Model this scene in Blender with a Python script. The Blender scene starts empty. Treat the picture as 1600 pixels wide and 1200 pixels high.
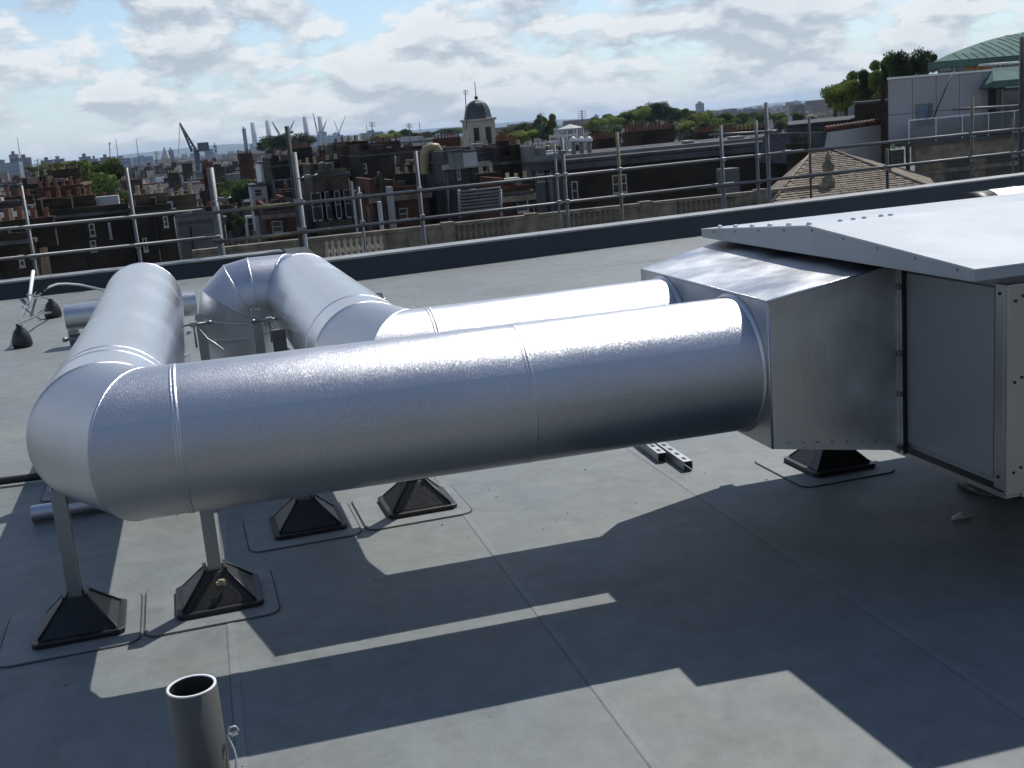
import bpy, math, random
from math import sin, cos, pi, radians, sqrt
from mathutils import Vector, Matrix
random.seed(7)
sc = bpy.context.scene
col = sc.collection

# ------------------------------------------------------------------ camera
F, PITCH, ROLL, YAW, EYE = 1790.53, 0.22003, -0.085658, 0.248032, 1.6025
fw = Vector((sin(YAW)*cos(PITCH), cos(YAW)*cos(PITCH), -sin(PITCH)))
r0 = Vector((cos(YAW), -sin(YAW), 0)); u0 = r0.cross(fw)
rt = cos(ROLL)*r0 + sin(ROLL)*u0; up = -sin(ROLL)*r0 + cos(ROLL)*u0
cd = bpy.data.cameras.new('camera'); cam = bpy.data.objects.new('camera', cd); col.objects.link(cam)
cd.sensor_width = 36; cd.lens = F/1600*36; cd.clip_start = .05; cd.clip_end = 40000
m = Matrix((rt, up, -fw)).transposed().to_4x4(); m.translation = (0, 0, EYE); cam.matrix_world = m
sc.camera = cam

def at(px, py, y=None, z=None, x=None):
    """point on a plane of the scene seen at a pixel of the 1600x1200 photograph"""
    d = fw + rt*((px-800)/F) - up*((py-600)/F)
    t = (y/d.y) if y is not None else ((z-EYE)/d.z if z is not None else x/d.x)
    return Vector((0, 0, EYE)) + d*t

# ------------------------------------------------------------------ light
SUN_EL = math.atan(1/(.55*sqrt(2))); SUN_AZ = radians(45)       # shadows fall along (-1,-1), .55 per metre on each axis
sd = Vector((.55, .55, 1)).normalized()
sl = bpy.data.lights.new('sun', 'SUN'); sl.energy = 4.3; sl.angle = radians(.53); sl.color = (1, .955, .89)
so = bpy.data.objects.new('sun', sl); col.objects.link(so); so.location = (0, 0, 60)
so.rotation_euler = sd.to_track_quat('Z', 'Y').to_euler()
w = bpy.data.worlds.new('World'); sc.world = w; w.use_nodes = True
nt = w.node_tree; N = nt.nodes; L = nt.links; N.clear()
def nd(t, **k):
    n = N.new(t)
    for a, b in k.items(): setattr(n, a, b)
    return n
def vmath(op, a, b=None):
    n = nd('ShaderNodeVectorMath', operation=op); L.new(a, n.inputs[0])
    if b is not None:
        if isinstance(b, (tuple, list)): n.inputs[1].default_value = b
        else: L.new(b, n.inputs[1])
    return n.outputs[0]
def math_(op, a, b=None, clamp=False):
    n = nd('ShaderNodeMath', operation=op, use_clamp=clamp)
    for i, v in enumerate((a, b)):
        if v is None: continue
        if isinstance(v, (int, float)): n.inputs[i].default_value = v
        else: L.new(v, n.inputs[i])
    return n.outputs[0]
sky = nd('ShaderNodeTexSky', sky_type='NISHITA', sun_disc=False)
sky.sun_elevation = SUN_EL; sky.sun_rotation = SUN_AZ; sky.altitude = 60; sky.air_density = .9; sky.dust_density = .15; sky.ozone_density = 2.0
tc = nd('ShaderNodeTexCoord')
sep = nd('ShaderNodeSeparateXYZ'); L.new(tc.outputs['Generated'], sep.inputs[0])
zc = math_('MAXIMUM', sep.outputs[2], .0)
cmb = nd('ShaderNodeCombineXYZ')
L.new(sep.outputs[0], cmb.inputs[0]); L.new(sep.outputs[1], cmb.inputs[1]); L.new(math_('MULTIPLY', math_('POWER', zc, .85), 1.75), cmb.inputs[2])
def cloud(off, sc_, det=9, rgh=.55, dist=.15):
    v = vmath('ADD', cmb.outputs[0], off)
    n = nd('ShaderNodeTexNoise'); n.inputs['Scale'].default_value = sc_; n.inputs['Detail'].default_value = det; n.inputs['Roughness'].default_value = rgh; n.inputs['Distortion'].default_value = dist
    L.new(v, n.inputs['Vector']); return n.outputs['Fac']
c1 = math_('ADD', math_('MULTIPLY', cloud((3.3, 1.2, .2), 6.2, 7, .52), .55), math_('MULTIPLY', cloud((1.3, 4.2, .7), 16, 7, .55), .45))
c2 = math_('ADD', math_('MULTIPLY', cloud((3.3, 1.2, .24), 6.2, 7, .52), .55), math_('MULTIPLY', cloud((1.3, 4.2, .725), 16, 7, .55), .45))
cov = math_('SUBTRACT', c1, math_('MULTIPLY', math_('SUBTRACT', zc, .14), .23))         # fewer clouds towards the zenith
rmp = nd('ShaderNodeValToRGB'); rmp.color_ramp.interpolation = 'EASE'; rmp.color_ramp.elements[0].position = .435; rmp.color_ramp.elements[1].position = .505; L.new(cov, rmp.inputs[0])
shade = math_('ADD', math_('MULTIPLY', math_('SUBTRACT', c1, c2), 13.0), .60, clamp=True)
cc = nd('ShaderNodeMixRGB'); cc.inputs[1].default_value = (.44, .50, .575, 1); cc.inputs[2].default_value = (.95, .955, .96, 1); L.new(shade, cc.inputs[0])
thick = nd('ShaderNodeValToRGB'); thick.color_ramp.elements[0].position = .48; thick.color_ramp.elements[1].position = .66
thick.color_ramp.elements[0].color = (1, 1, 1, 1); thick.color_ramp.elements[1].color = (.78, .80, .84, 1); L.new(c1, thick.inputs[0])
cm = nd('ShaderNodeMixRGB', blend_type='MULTIPLY'); cm.inputs[0].default_value = 1; L.new(cc.outputs[0], cm.inputs[1]); L.new(thick.outputs[0], cm.inputs[2])
hzf = math_('MULTIPLY', math_('POWER', math_('SUBTRACT', 1.0, math_('MINIMUM', zc, 1.0)), 9.0), .80)      # pale air low down
hm = nd('ShaderNodeMixRGB'); hm.inputs[2].default_value = (.62, .70, .77, 1); L.new(math_('MULTIPLY', hzf, .55), hm.inputs[0]); L.new(cm.outputs[0], hm.inputs[1])
bg1 = nd('ShaderNodeBackground'); bg1.inputs[1].default_value = .13; L.new(sky.outputs[0], bg1.inputs[0])
bgh = nd('ShaderNodeBackground'); bgh.inputs[0].default_value = (.52, .64, .75, 1); bgh.inputs[1].default_value = 1.0
mh = nd('ShaderNodeMixShader'); L.new(hzf, mh.inputs[0]); L.new(bg1.outputs[0], mh.inputs[1]); L.new(bgh.outputs[0], mh.inputs[2])
bg2 = nd('ShaderNodeBackground'); bg2.inputs[1].default_value = 1.0; L.new(hm.outputs[0], bg2.inputs[0])
mx = nd('ShaderNodeMixShader'); L.new(math_('MULTIPLY', rmp.outputs[0], .88), mx.inputs[0]); L.new(mh.outputs[0], mx.inputs[1]); L.new(bg2.outputs[0], mx.inputs[2])
wo = nd('ShaderNodeOutputWorld'); L.new(mx.outputs[0], wo.inputs[0])
vs = sc.view_settings; vs.view_transform = 'Standard'; vs.look = 'None'; vs.exposure = 0; vs.gamma = 1; vs.use_curve_mapping = False
sc.render.engine = 'CYCLES'

# ------------------------------------------------------------------ materials
MATS = {}
def mat(name, c, rough=.6, metal=0, var=.25, scale=3., bump=0, bscale=None, spec=.5, stretch=None, c2=None, streak=0, rvar=0, detail=6, trans=0, coat=0):
    if name in MATS: return MATS[name]
    M = bpy.data.materials.new(name); M.use_nodes = True; t = M.node_tree; n = t.nodes; l = t.links
    b = n['Principled BSDF']; b.inputs['Roughness'].default_value = rough; b.inputs['Metallic'].default_value = metal
    b.inputs['Specular IOR Level'].default_value = spec
    if trans: b.inputs['Transmission Weight'].default_value = trans
    if coat: b.inputs['Coat Weight'].default_value = coat
    tc = n.new('ShaderNodeTexCoord'); mp = n.new('ShaderNodeMapping'); l.new(tc.outputs['Object'], mp.inputs[0])
    if stretch: mp.inputs['Scale'].default_value = stretch
    z = n.new('ShaderNodeTexNoise'); z.inputs['Scale'].default_value = scale; z.inputs['Detail'].default_value = detail; z.inputs['Roughness'].default_value = .6
    l.new(mp.outputs[0], z.inputs['Vector'])
    r = n.new('ShaderNodeValToRGB'); l.new(z.outputs['Fac'], r.inputs[0])
    c2 = c2 or tuple(v*(1-var) for v in c); c1 = tuple(min(1, v*(1+var*.6)) for v in c)
    r.color_ramp.elements[0].position = .36; r.color_ramp.elements[1].position = .64
    r.color_ramp.elements[0].color = (*c2, 1); r.color_ramp.elements[1].color = (*c1, 1)
    l.new(r.outputs[0], b.inputs['Base Color'])
    if rvar:
        mr = n.new('ShaderNodeMapRange'); mr.inputs[1].default_value = .3; mr.inputs[2].default_value = .7
        mr.inputs[3].default_value = rough-rvar; mr.inputs[4].default_value = rough+rvar; l.new(z.outputs['Fac'], mr.inputs[0]); l.new(mr.outputs[0], b.inputs['Roughness'])
    if bump:
        z2 = n.new('ShaderNodeTexNoise'); z2.inputs['Scale'].default_value = bscale or scale*6; z2.inputs['Detail'].default_value = 4
        l.new(mp.outputs[0], z2.inputs['Vector'])
        bp = n.new('ShaderNodeBump'); bp.inputs['Strength'].default_value = bump; bp.inputs['Distance'].default_value = .01
        l.new(z2.outputs['Fac'], bp.inputs['Height']); l.new(bp.outputs[0], b.inputs['Normal'])
    MATS[name] = M; return M

def brick_mat(name, c, mortar, sc_=1.0, var=.35):
    if name in MATS: return MATS[name]
    M = bpy.data.materials.new(name); M.use_nodes = True; t = M.node_tree; n = t.nodes; l = t.links
    b = n['Principled BSDF']; b.inputs['Roughness'].default_value = .9; b.inputs['Specular IOR Level'].default_value = .2
    tc = n.new('ShaderNodeTexCoord'); sp = n.new('ShaderNodeSeparateXYZ'); l.new(tc.outputs['Object'], sp.inputs[0])
    ad = n.new('ShaderNodeMath'); ad.operation = 'ADD'; l.new(sp.outputs[0], ad.inputs[0]); l.new(sp.outputs[1], ad.inputs[1])
    cb = n.new('ShaderNodeCombineXYZ'); l.new(ad.outputs[0], cb.inputs[0]); l.new(sp.outputs[2], cb.inputs[1])
    br = n.new('ShaderNodeTexBrick'); l.new(cb.outputs[0], br.inputs['Vector'])
    br.inputs['Scale'].default_value = 1; br.inputs['Brick Width'].default_value = .23*sc_; br.inputs['Row Height'].default_value = .075*sc_; br.inputs['Mortar Size'].default_value = .008*sc_
    br.inputs['Color1'].default_value = (*c, 1); br.inputs['Color2'].default_value = (*[v*(1-var) for v in c], 1); br.inputs['Mortar'].default_value = (*mortar, 1)
    z = n.new('ShaderNodeTexNoise'); z.inputs['Scale'].default_value = .6; z.inputs['Detail'].default_value = 7; l.new(tc.outputs['Object'], z.inputs['Vector'])
    rr = n.new('ShaderNodeValToRGB'); rr.color_ramp.elements[0].position = .35; rr.color_ramp.elements[1].position = .66
    rr.color_ramp.elements[0].color = (.5, .48, .46, 1); rr.color_ramp.elements[1].color = (1.15, 1.12, 1.1, 1); l.new(z.outputs['Fac'], rr.inputs[0])
    mm = n.new('ShaderNodeMixRGB'); mm.blend_type = 'MULTIPLY'; mm.inputs[0].default_value = 1; l.new(br.outputs['Color'], mm.inputs[1]); l.new(rr.outputs[0], mm.inputs[2])
    l.new(mm.outputs[0], b.inputs['Base Color']); MATS[name] = M; return M

def foil_mat(name, base, rough, grain, stretch=(1, 1, 1), gscale=220, rv=.06, dk=.88, ns=2.2):
    """embossed aluminium / galvanised sheet"""
    if name in MATS: return MATS[name]
    M = bpy.data.materials.new(name); M.use_nodes = True; t = M.node_tree; n = t.nodes; l = t.links
    b = n['Principled BSDF']; b.inputs['Metallic'].default_value = 1
    tc = n.new('ShaderNodeTexCoord'); mp = n.new('ShaderNodeMapping'); mp.inputs['Scale'].default_value = stretch; l.new(tc.outputs['Object'], mp.inputs[0])
    z = n.new('ShaderNodeTexNoise'); z.inputs['Scale'].default_value = ns; z.inputs['Detail'].default_value = 8; l.new(tc.outputs['Object'], z.inputs['Vector'])
    mr = n.new('ShaderNodeMapRange'); mr.inputs[1].default_value = .3; mr.inputs[2].default_value = .7; mr.inputs[3].default_value = rough-rv; mr.inputs[4].default_value = rough+rv
    l.new(z.outputs['Fac'], mr.inputs[0]); l.new(mr.outputs[0], b.inputs['Roughness'])
    r = n.new('ShaderNodeValToRGB'); r.color_ramp.elements[0].position = .3; r.color_ramp.elements[1].position = .7
    r.color_ramp.elements[0].color = (*[v*dk for v in base], 1); r.color_ramp.elements[1].color = (*base, 1); l.new(z.outputs['Fac'], r.inputs[0]); l.new(r.outputs[0], b.inputs['Base Color'])
    z2 = n.new('ShaderNodeTexNoise'); z2.inputs['Scale'].default_value = gscale; z2.inputs['Detail'].default_value = 1; l.new(mp.outputs[0], z2.inputs['Vector'])
    z3 = n.new('ShaderNodeTexNoise'); z3.inputs['Scale'].default_value = 5; z3.inputs['Detail'].default_value = 2; l.new(tc.outputs['Object'], z3.inputs['Vector'])
    b1 = n.new('ShaderNodeBump'); b1.inputs['Strength'].default_value = grain; b1.inputs['Distance'].default_value = .004; l.new(z2.outputs['Fac'], b1.inputs['Height'])
    b2 = n.new('ShaderNodeBump'); b2.inputs['Strength'].default_value = .09; b2.inputs['Distance'].default_value = .02; l.new(z3.outputs['Fac'], b2.inputs['Height'])
    l.new(b2.outputs[0], b1.inputs['Normal']); l.new(b1.outputs[0], b.inputs['Normal'])
    MATS[name] = M; return M

foil = foil_mat('duct_foil', (.54, .55, .575), .31, .36, stretch=(.8, 1.2, 1.2), gscale=430, rv=.03)
foil_dull = foil_mat('duct_foil_dull', (.63, .65, .69), .24, .10, gscale=160, rv=.04)
galv = foil_mat('galvanised_sheet', (.66, .665, .67), .40, .12, gscale=60, rv=.12, dk=.66, ns=4.5)
strut_m = foil_mat('strut_steel', (.36, .375, .39), .46, .1, gscale=80)
scaff_m = foil_mat('scaffold_steel', (.20, .205, .21), .62, .2, gscale=40, rv=.1)
ahu_white = mat('lid_paint', (.43, .465, .49), .5, var=.12, scale=4)
ahu_grey = mat('panel_paint', (.215, .24, .26), .42, var=.05, scale=2, metal=.15)
ahu_gable = mat('gable_paint', (.30, .325, .34), .5, var=.06, scale=4)
post_m = foil_mat('corner_post', (.42, .42, .42), .4, .1)
rubber = mat('black_rubber', (.012, .013, .014), .42, var=.4, scale=14, bump=.15, bscale=90)
black = mat('black_paint', (.01, .01, .011), .5)
bolt_m = mat('bolt_zinc', (.25, .25, .26), .45, metal=.8)
pvc = mat('grey_plastic_pipe', (.085, .085, .075), .45, var=.12, scale=5)
pvc_edge = mat('cut_pipe_rim', (.88, .88, .86), .6)
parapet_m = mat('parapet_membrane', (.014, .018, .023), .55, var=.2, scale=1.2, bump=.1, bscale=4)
coping_m = mat('coping_edge', (.24, .25, .25), .5, var=.2, scale=3)
white_p = mat('white_paint', (.74, .74, .71), .6, var=.12, scale=1.2)
sash_m = mat('sash_paint', (.42, .42, .40), .6, var=.25, scale=.8)
cream = mat('cream_render', (.40, .37, .30), .8, var=.2, scale=.6)
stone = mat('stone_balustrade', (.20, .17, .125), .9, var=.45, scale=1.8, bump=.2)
stone_lit = mat('sunlit_stone_baluster', (.60, .54, .40), .85, var=.35, scale=2)  # sunlight painted into the stone colour of some balusters
slate = mat('slate_roof', (.06, .06, .066), .8, spec=.2, var=.35, scale=1.6, bump=.3, bscale=5, stretch=(1, 1, 3))
slate2 = mat('weathered_slate', (.125, .12, .115), .85, spec=.2, var=.35, scale=1.2, bump=.3, bscale=5, stretch=(1, 1, 3))
tileroof = mat('red_tile_roof', (.12, .05, .032), .8, var=.4, scale=1.4, bump=.3, bscale=6)
lead = mat('lead_roof', (.085, .088, .09), .85, var=.45, scale=.8, spec=.12)
copper = mat('green_copper', (.11, .19, .165), .85, spec=.12, var=.2, scale=1.2)
copper_d = mat('green_copper_dark', (.035, .09, .07), .5, var=.2, scale=1.2)
terracotta = mat('terracotta_pot', (.20, .085, .05), .8, var=.35, scale=6)
buffpot = mat('buff_pot', (.42, .34, .22), .8, var=.3, scale=6)
glassd = mat('window_glass', (.025, .032, .038), .08, var=.5, scale=.5, spec=.8)
glassb = mat('blue_window_glass', (.07, .13, .22), .06, var=.4, scale=.7, spec=1)
bk_dark = brick_mat('dark_brown_brick', (.050, .037, .026), (.04, .036, .03), 1.6)
bk_tan = brick_mat('stock_brick', (.135, .105, .066), (.11, .095, .075), 1.6)
bk_red = brick_mat('red_brick', (.115, .042, .025), (.08, .058, .045), 1.6)
bk_brown = brick_mat('brown_brick', (.072, .050, .032), (.06, .05, .042), 1.6)
grey_r = mat('grey_render', (.16, .163, .16), .85, var=.2, scale=.7)
panel_r = mat('pale_cladding_panel', (.34, .33, .345), .7, spec=.2, var=.07, scale=.4)
pale_blk = mat('pale_concrete', (.45, .46, .46), .8, var=.15, scale=.2)
dist_blue = mat('distant_glass_block', (.16, .22, .28), .4, var=.3, scale=.05)
dist_brown = mat('distant_brown_block', (.14, .11, .11), .7, var=.2, scale=.1)
dist_teal = mat('distant_teal_block', (.07, .13, .14), .5, var=.2, scale=.1)
yellow_p = mat('faded_yellow_paint', (.17, .15, .085), .7, var=.4, scale=4)
yellow_m = mat('buff_flue', (.26, .21, .10), .5, var=.15, scale=2)
crane_m = mat('crane_steel', (.06, .075, .10), .5)
white_st = mat('white_steel', (.65, .67, .68), .5)
bark = mat('bark', (.07, .05, .035), .9, var=.4, scale=3)
def leafmat(name, c):
    M = mat(name, c, .75, var=.75, scale=.45, spec=.15, detail=3); t = M.node_tree; b = t.nodes['Principled BSDF']; o = t.nodes['Material Output']
    tr = t.nodes.new('ShaderNodeBsdfTranslucent'); mx_ = t.nodes.new('ShaderNodeMixShader'); mx_.inputs[0].default_value = .42
    t.links.new(t.nodes['Color Ramp'].outputs[0], tr.inputs[0]); t.links.new(b.outputs[0], mx_.inputs[1]); t.links.new(tr.outputs[0], mx_.inputs[2]); t.links.new(mx_.outputs[0], o.inputs[0]); return M
leafA = leafmat('leaf_olive', (.12, .165, .035)); leafB = leafmat('leaf_dark', (.065, .105, .03)); leafC = leafmat('leaf_bright', (.17, .215, .045))

# roof membrane with stains and scuffs
def membrane(name, c):
    M = bpy.data.materials.new(name); M.use_nodes = True; t = M.node_tree; n = t.nodes; l = t.links
    b = n['Principled BSDF']; b.inputs['Specular IOR Level'].default_value = .35
    g = n.new('ShaderNodeNewGeometry')
    def noise(s, d, r=.6, st=None, dist=0):
        z = n.new('ShaderNodeTexNoise'); z.inputs['Scale'].default_value = s; z.inputs['Detail'].default_value = d; z.inputs['Roughness'].default_value = r; z.inputs['Distortion'].default_value = dist
        if st:
            mp = n.new('ShaderNodeMapping'); mp.inputs['Scale'].default_value = st; mp.inputs['Rotation'].default_value = (0, 0, .4); l.new(g.outputs['Position'], mp.inputs[0]); l.new(mp.outputs[0], z.inputs['Vector'])
        else: l.new(g.outputs['Position'], z.inputs['Vector'])
        return z.outputs['Fac']
    def ramp(v, p0, p1, a, b_):
        r = n.new('ShaderNodeValToRGB'); r.color_ramp.elements[0].position = p0; r.color_ramp.elements[1].position = p1
        r.color_ramp.elements[0].color = (a, a, a, 1) if isinstance(a, float) else (*a, 1); r.color_ramp.elements[1].color = (b_, b_, b_, 1) if isinstance(b_, float) else (*b_, 1); l.new(v, r.inputs[0]); return r.outputs[0]
    def mul(a, b_, f=1):
        m_ = n.new('ShaderNodeMixRGB'); m_.blend_type = 'MULTIPLY'; m_.inputs[0].default_value = f; l.new(a, m_.inputs[1]); l.new(b_, m_.inputs[2]); return m_.outputs[0]
    base = ramp(noise(.55, 5), .3, .7, tuple(v*.86 for v in c), tuple(v*1.10 for v in c))
    warm = ramp(noise(1.3, 6, .65), .35, .65, (.95, .98, 1.02), (1.03, 1.0, .96))
    fine = ramp(noise(9, 8, .75), .3, .62, .74, 1.05)
    scuff = ramp(noise(5, 8, .75, (1, 5, 1), 1.4), .60, .72, 1.0, .74)
    specks = ramp(noise(60, 3, .5), .70, .78, 1.0, .55)
    blot = ramp(noise(2.3, 9, .72, None, .8), .56, .66, 1.0, .80)
    ring_ = n.new('ShaderNodeValToRGB'); ring_.color_ramp.elements[0].position = .50; ring_.color_ramp.elements[1].position = .56; e_ = ring_.color_ramp.elements.new(.53)
    for q_, v_ in zip(ring_.color_ramp.elements, (1.0, .80, .93)): q_.color = (v_, v_, v_, 1)
    l.new(noise(.9, 7, .6, None, .4), ring_.inputs[0])
    base = mul(base, ring_.outputs[0], .55)
    cfin = mul(mul(mul(mul(mul(base, warm), fine, .8), scuff, .7), specks, .6), blot, .75)
    l.new(cfin, b.inputs['Base Color'])
    rr = n.new('ShaderNodeMapRange'); rr.inputs[3].default_value = .48; rr.inputs[4].default_value = .72; l.new(noise(3, 6), rr.inputs[0]); l.new(rr.outputs[0], b.inputs['Roughness'])
    bp = n.new('ShaderNodeBump'); bp.inputs['Strength'].default_value = .25; bp.inputs['Distance'].default_value = .004; l.new(noise(26, 6), bp.inputs['Height'])
    bp2 = n.new('ShaderNodeBump'); bp2.inputs['Strength'].default_value = .25; bp2.inputs['Distance'].default_value = .03; l.new(noise(1.6, 3), bp2.inputs['Height']); l.new(bp2.outputs[0], bp.inputs['Normal'])
    l.new(bp.outputs[0], b.inputs['Normal']); MATS[name] = M; return M
memb = membrane('roof_membrane', (.188, .208, .206)); memb_pad = membrane('membrane_patch', (.21, .226, .23))

# ------------------------------------------------------------------ mesh building
class MB:
    def __init__(s): s.v = []; s.f = []; s.sm = []
    def add(s, vs, fs, smooth=False):
        o = len(s.v); s.v += [tuple(v) for v in vs]; s.f += [tuple(i+o for i in f) for f in fs]; s.sm += [smooth]*len(fs); return s
    def box(s, c, d, rz=0, R=None):
        hx, hy, hz = d[0]/2, d[1]/2, d[2]/2; c = Vector(c)
        R = R or Matrix.Rotation(rz, 3, 'Z')
        vs = [c + R @ Vector((x*hx, y*hy, z*hz)) for x in (-1, 1) for y in (-1, 1) for z in (-1, 1)]
        return s.add(vs, [(0, 1, 3, 2), (4, 6, 7, 5), (0, 4, 5, 1), (2, 3, 7, 6), (0, 2, 6, 4), (1, 5, 7, 3)])
    def b2(s, a, b): return s.box([(a[i]+b[i])/2 for i in range(3)], [abs(b[i]-a[i]) for i in range(3)])
    def ext(s, pts, z0, z1):
        """prism from an xy outline (counter-clockwise)"""
        n = len(pts); vs = [(p[0], p[1], z0) for p in pts]+[(p[0], p[1], z1) for p in pts]
        return s.add(vs, [tuple(range(n))[::-1], tuple(range(n, 2*n))]+[(i, (i+1) % n, n+(i+1) % n, n+i) for i in range(n)])
    def hull(s, bot, top):
        n = len(bot)
        return s.add(list(bot)+list(top), [tuple(range(n))[::-1], tuple(range(n, 2*n))]+[(i, (i+1) % n, n+(i+1) % n, n+i) for i in range(n)])
    def tube(s, a, b, r, n=10, r2=None, cap=True, smooth=True):
        a = Vector(a); b = Vector(b); d = (b-a).normalized(); u = d.orthogonal().normalized(); v = d.cross(u); r2 = r if r2 is None else r2
        vs = [a+(u*cos(2*pi*i/n)+v*sin(2*pi*i/n))*r for i in range(n)]+[b+(u*cos(2*pi*i/n)+v*sin(2*pi*i/n))*r2 for i in range(n)]
        s.add(vs, [(i, (i+1) % n, n+(i+1) % n, n+i) for i in range(n)], smooth)
        if cap: o = len(s.v)-2*n; s.f += [tuple(o+i for i in range(n))[::-1], tuple(o+n+i for i in range(n))]; s.sm += [False, False]
        return s
    def path(s, pts, r, n=8):
        pts = [Vector(p) for p in pts]; rings = []
        u = (pts[1]-pts[0]).orthogonal().normalized()
        for i, p in enumerate(pts):
            d = (pts[min(i+1, len(pts)-1)]-pts[max(i-1, 0)]).normalized(); u = (u-d*u.dot(d)).normalized(); v = d.cross(u)
            rings.append([p+(u*cos(2*pi*k/n)+v*sin(2*pi*k/n))*r for k in range(n)])
        vs = [q for g in rings for q in g]; fs = [(j*n+k, j*n+(k+1) % n, (j+1)*n+(k+1) % n, (j+1)*n+k) for j in range(len(pts)-1) for k in range(n)]
        return s.add(vs, fs, True)
    def lathe(s, prof, n=12, c=(0, 0, 0), smooth=True):
        vs = []; fs = []
        for r, z in prof: vs += [(c[0]+r*cos(2*pi*k/n), c[1]+r*sin(2*pi*k/n), c[2]+z) for k in range(n)]
        for j in range(len(prof)-1): fs += [(j*n+k, j*n+(k+1) % n, (j+1)*n+(k+1) % n, (j+1)*n+k) for k in range(n)]
        return s.add(vs, fs, smooth)
    def mesh(s, name, m, org=(0, 0, 0)):
        me = bpy.data.meshes.new(name); o = Vector(org)
        me.from_pydata([tuple(Vector(v)-o) for v in s.v], [], s.f); me.materials.append(m)
        me.polygons.foreach_set('use_smooth', s.sm); me.update(); return me
    def build(s, name, m, parent=None, world=True, bevel=0, loc=None):
        """world=True: vertices are in world space, moved into the parent's frame"""
        if parent is not None:
            org = worldloc(parent) if world else (0, 0, 0)
            me = s.mesh(name, m, org); o = bpy.data.objects.new(name, me); col.objects.link(o); o.parent = parent
        else:
            if loc is None:
                xs = [v[0] for v in s.v]; ys = [v[1] for v in s.v]; zs = [v[2] for v in s.v]; loc = ((min(xs)+max(xs))/2, (min(ys)+max(ys))/2, min(zs))
            me = s.mesh(name, m, loc); o = bpy.data.objects.new(name, me); col.objects.link(o); o.location = loc
        if bevel:
            b = o.modifiers.new('bevel', 'BEVEL'); b.width = bevel; b.segments = 2; b.limit_method = 'ANGLE'; b.angle_limit = radians(35)
        return o
def worldloc(o):
    p = Vector((0, 0, 0))
    while o is not None: p += o.location; o = o.parent
    return p
def tag(o, label=None, cat=None, group=None, kind=None):
    if label: o['label'] = label
    if cat: o['category'] = cat
    if group: o['group'] = group
    if kind: o['kind'] = kind
    return o
def thing(name, label, cat, loc, rz=0, group=None):
    o = bpy.data.objects.new(name, None); col.objects.link(o); o.location = loc; o.rotation_euler.z = rz; o.empty_display_size = .2
    return tag(o, label, cat, group)
def kids(o): return [c for c in ALLK.get(o.name, [])]
def copy_tree(o, parent=None):
    c = o.copy(); col.objects.link(c); c.parent = parent
    for ch in list(o.children): copy_tree(ch, c)
    return c
def struct(o): o['kind'] = 'structure'; return o

# ------------------------------------------------------------------ roof deck
DECKY = 13.55
def par_r(x): return 13.42+.125*(x-1.)
def par_l(x): return 15.86+.04*x
deck = thing('roof_deck', None, None, (0, 0, 0)); struct(deck)
b = MB(); b.ext([(-14, -6), (16, -6), (16, par_r(16)+.12), (1.0, par_r(1)+.12), (1.0, par_l(1)+.12), (-14, par_l(-14)+.12)], -.4, -.012); b.build('deck_base', mat('seam_grey', (.16, .175, .175), .8), deck)  # plain grey base that shows in the joints between the sheets
xs = [-14, -11.1, -9.1, -7.1, -5.15, -4.15, -3.12, -2.1, -1.1, -.115, .895, 1.865, 2.87, 3.88, 4.9, 6.0, 8.0, 10., 12., 14., 16]
ys = [-6, -2.4, 0.0, 5.49, 12.06, 17]
rs = random.Random(3)
for i in range(len(xs)-1):
    for j in range(len(ys)-1):
        x0, x1 = xs[i]+.0006, xs[i+1]-.0006; y0, y1 = ys[j]+.0008, ys[j+1]-.0008
        f = par_r if (x0+x1)/2 > 1.0 else par_l
        t0, t1 = f(x0)+.05, f(x1)+.05
        if y0 > min(t0, t1)-.2: continue
        a0 = min(y1, t0); a1 = min(y1, t1)
        if (xs[i] < 1.0 < xs[i+1]) and j == 4: a1 = a0 = 15.9
        zt = rs.uniform(-.001, .001)
        b = MB(); b.ext([(x0, y0), (x1, y0), (x1, a1), (x0, a0)], -.010, zt); b.build('membrane_sheet', memb, deck)
# welded lap ridges along some seams
for (x_, y0, y1) in [(.895, 1.6, 5.48), (-.115, 1.2, 5.48), (1.865, 1.5, 5.48)]:
    b = MB(); b.ext([(x_+.004, y0), (x_+.03, y0), (x_+.03, y1), (x_+.004, y1)], 0, .0016); b.build('lap_seam', memb_pad, deck)
# building below
b = MB(); b.ext([(-14, -6), (16, -6), (16, par_r(16)+.40), (1.35, par_r(1)+.42), (1.35, par_l(1)+.25), (-14, par_l(-14)+.25)], -24, -.42)
tag(b.build('host_building', bk_tan), 'tan brick building that carries the grey flat roof', 'building')
# unseen brown wall added behind the camera, to be mirrored in the duct sides
t = thing('added_back_wall', 'unseen dark brown brick wall added for the ducts to mirror', 'wall', (1, -4.2, 0))
MB().b2((-9, -4.6, 0), (12, -4.2, 2.5)).build('brickwork', bk_brown, t); MB().b2((-9.05, -4.65, 2.501), (12.05, -4.15, 2.58)).build('coping', coping_m, t)
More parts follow.
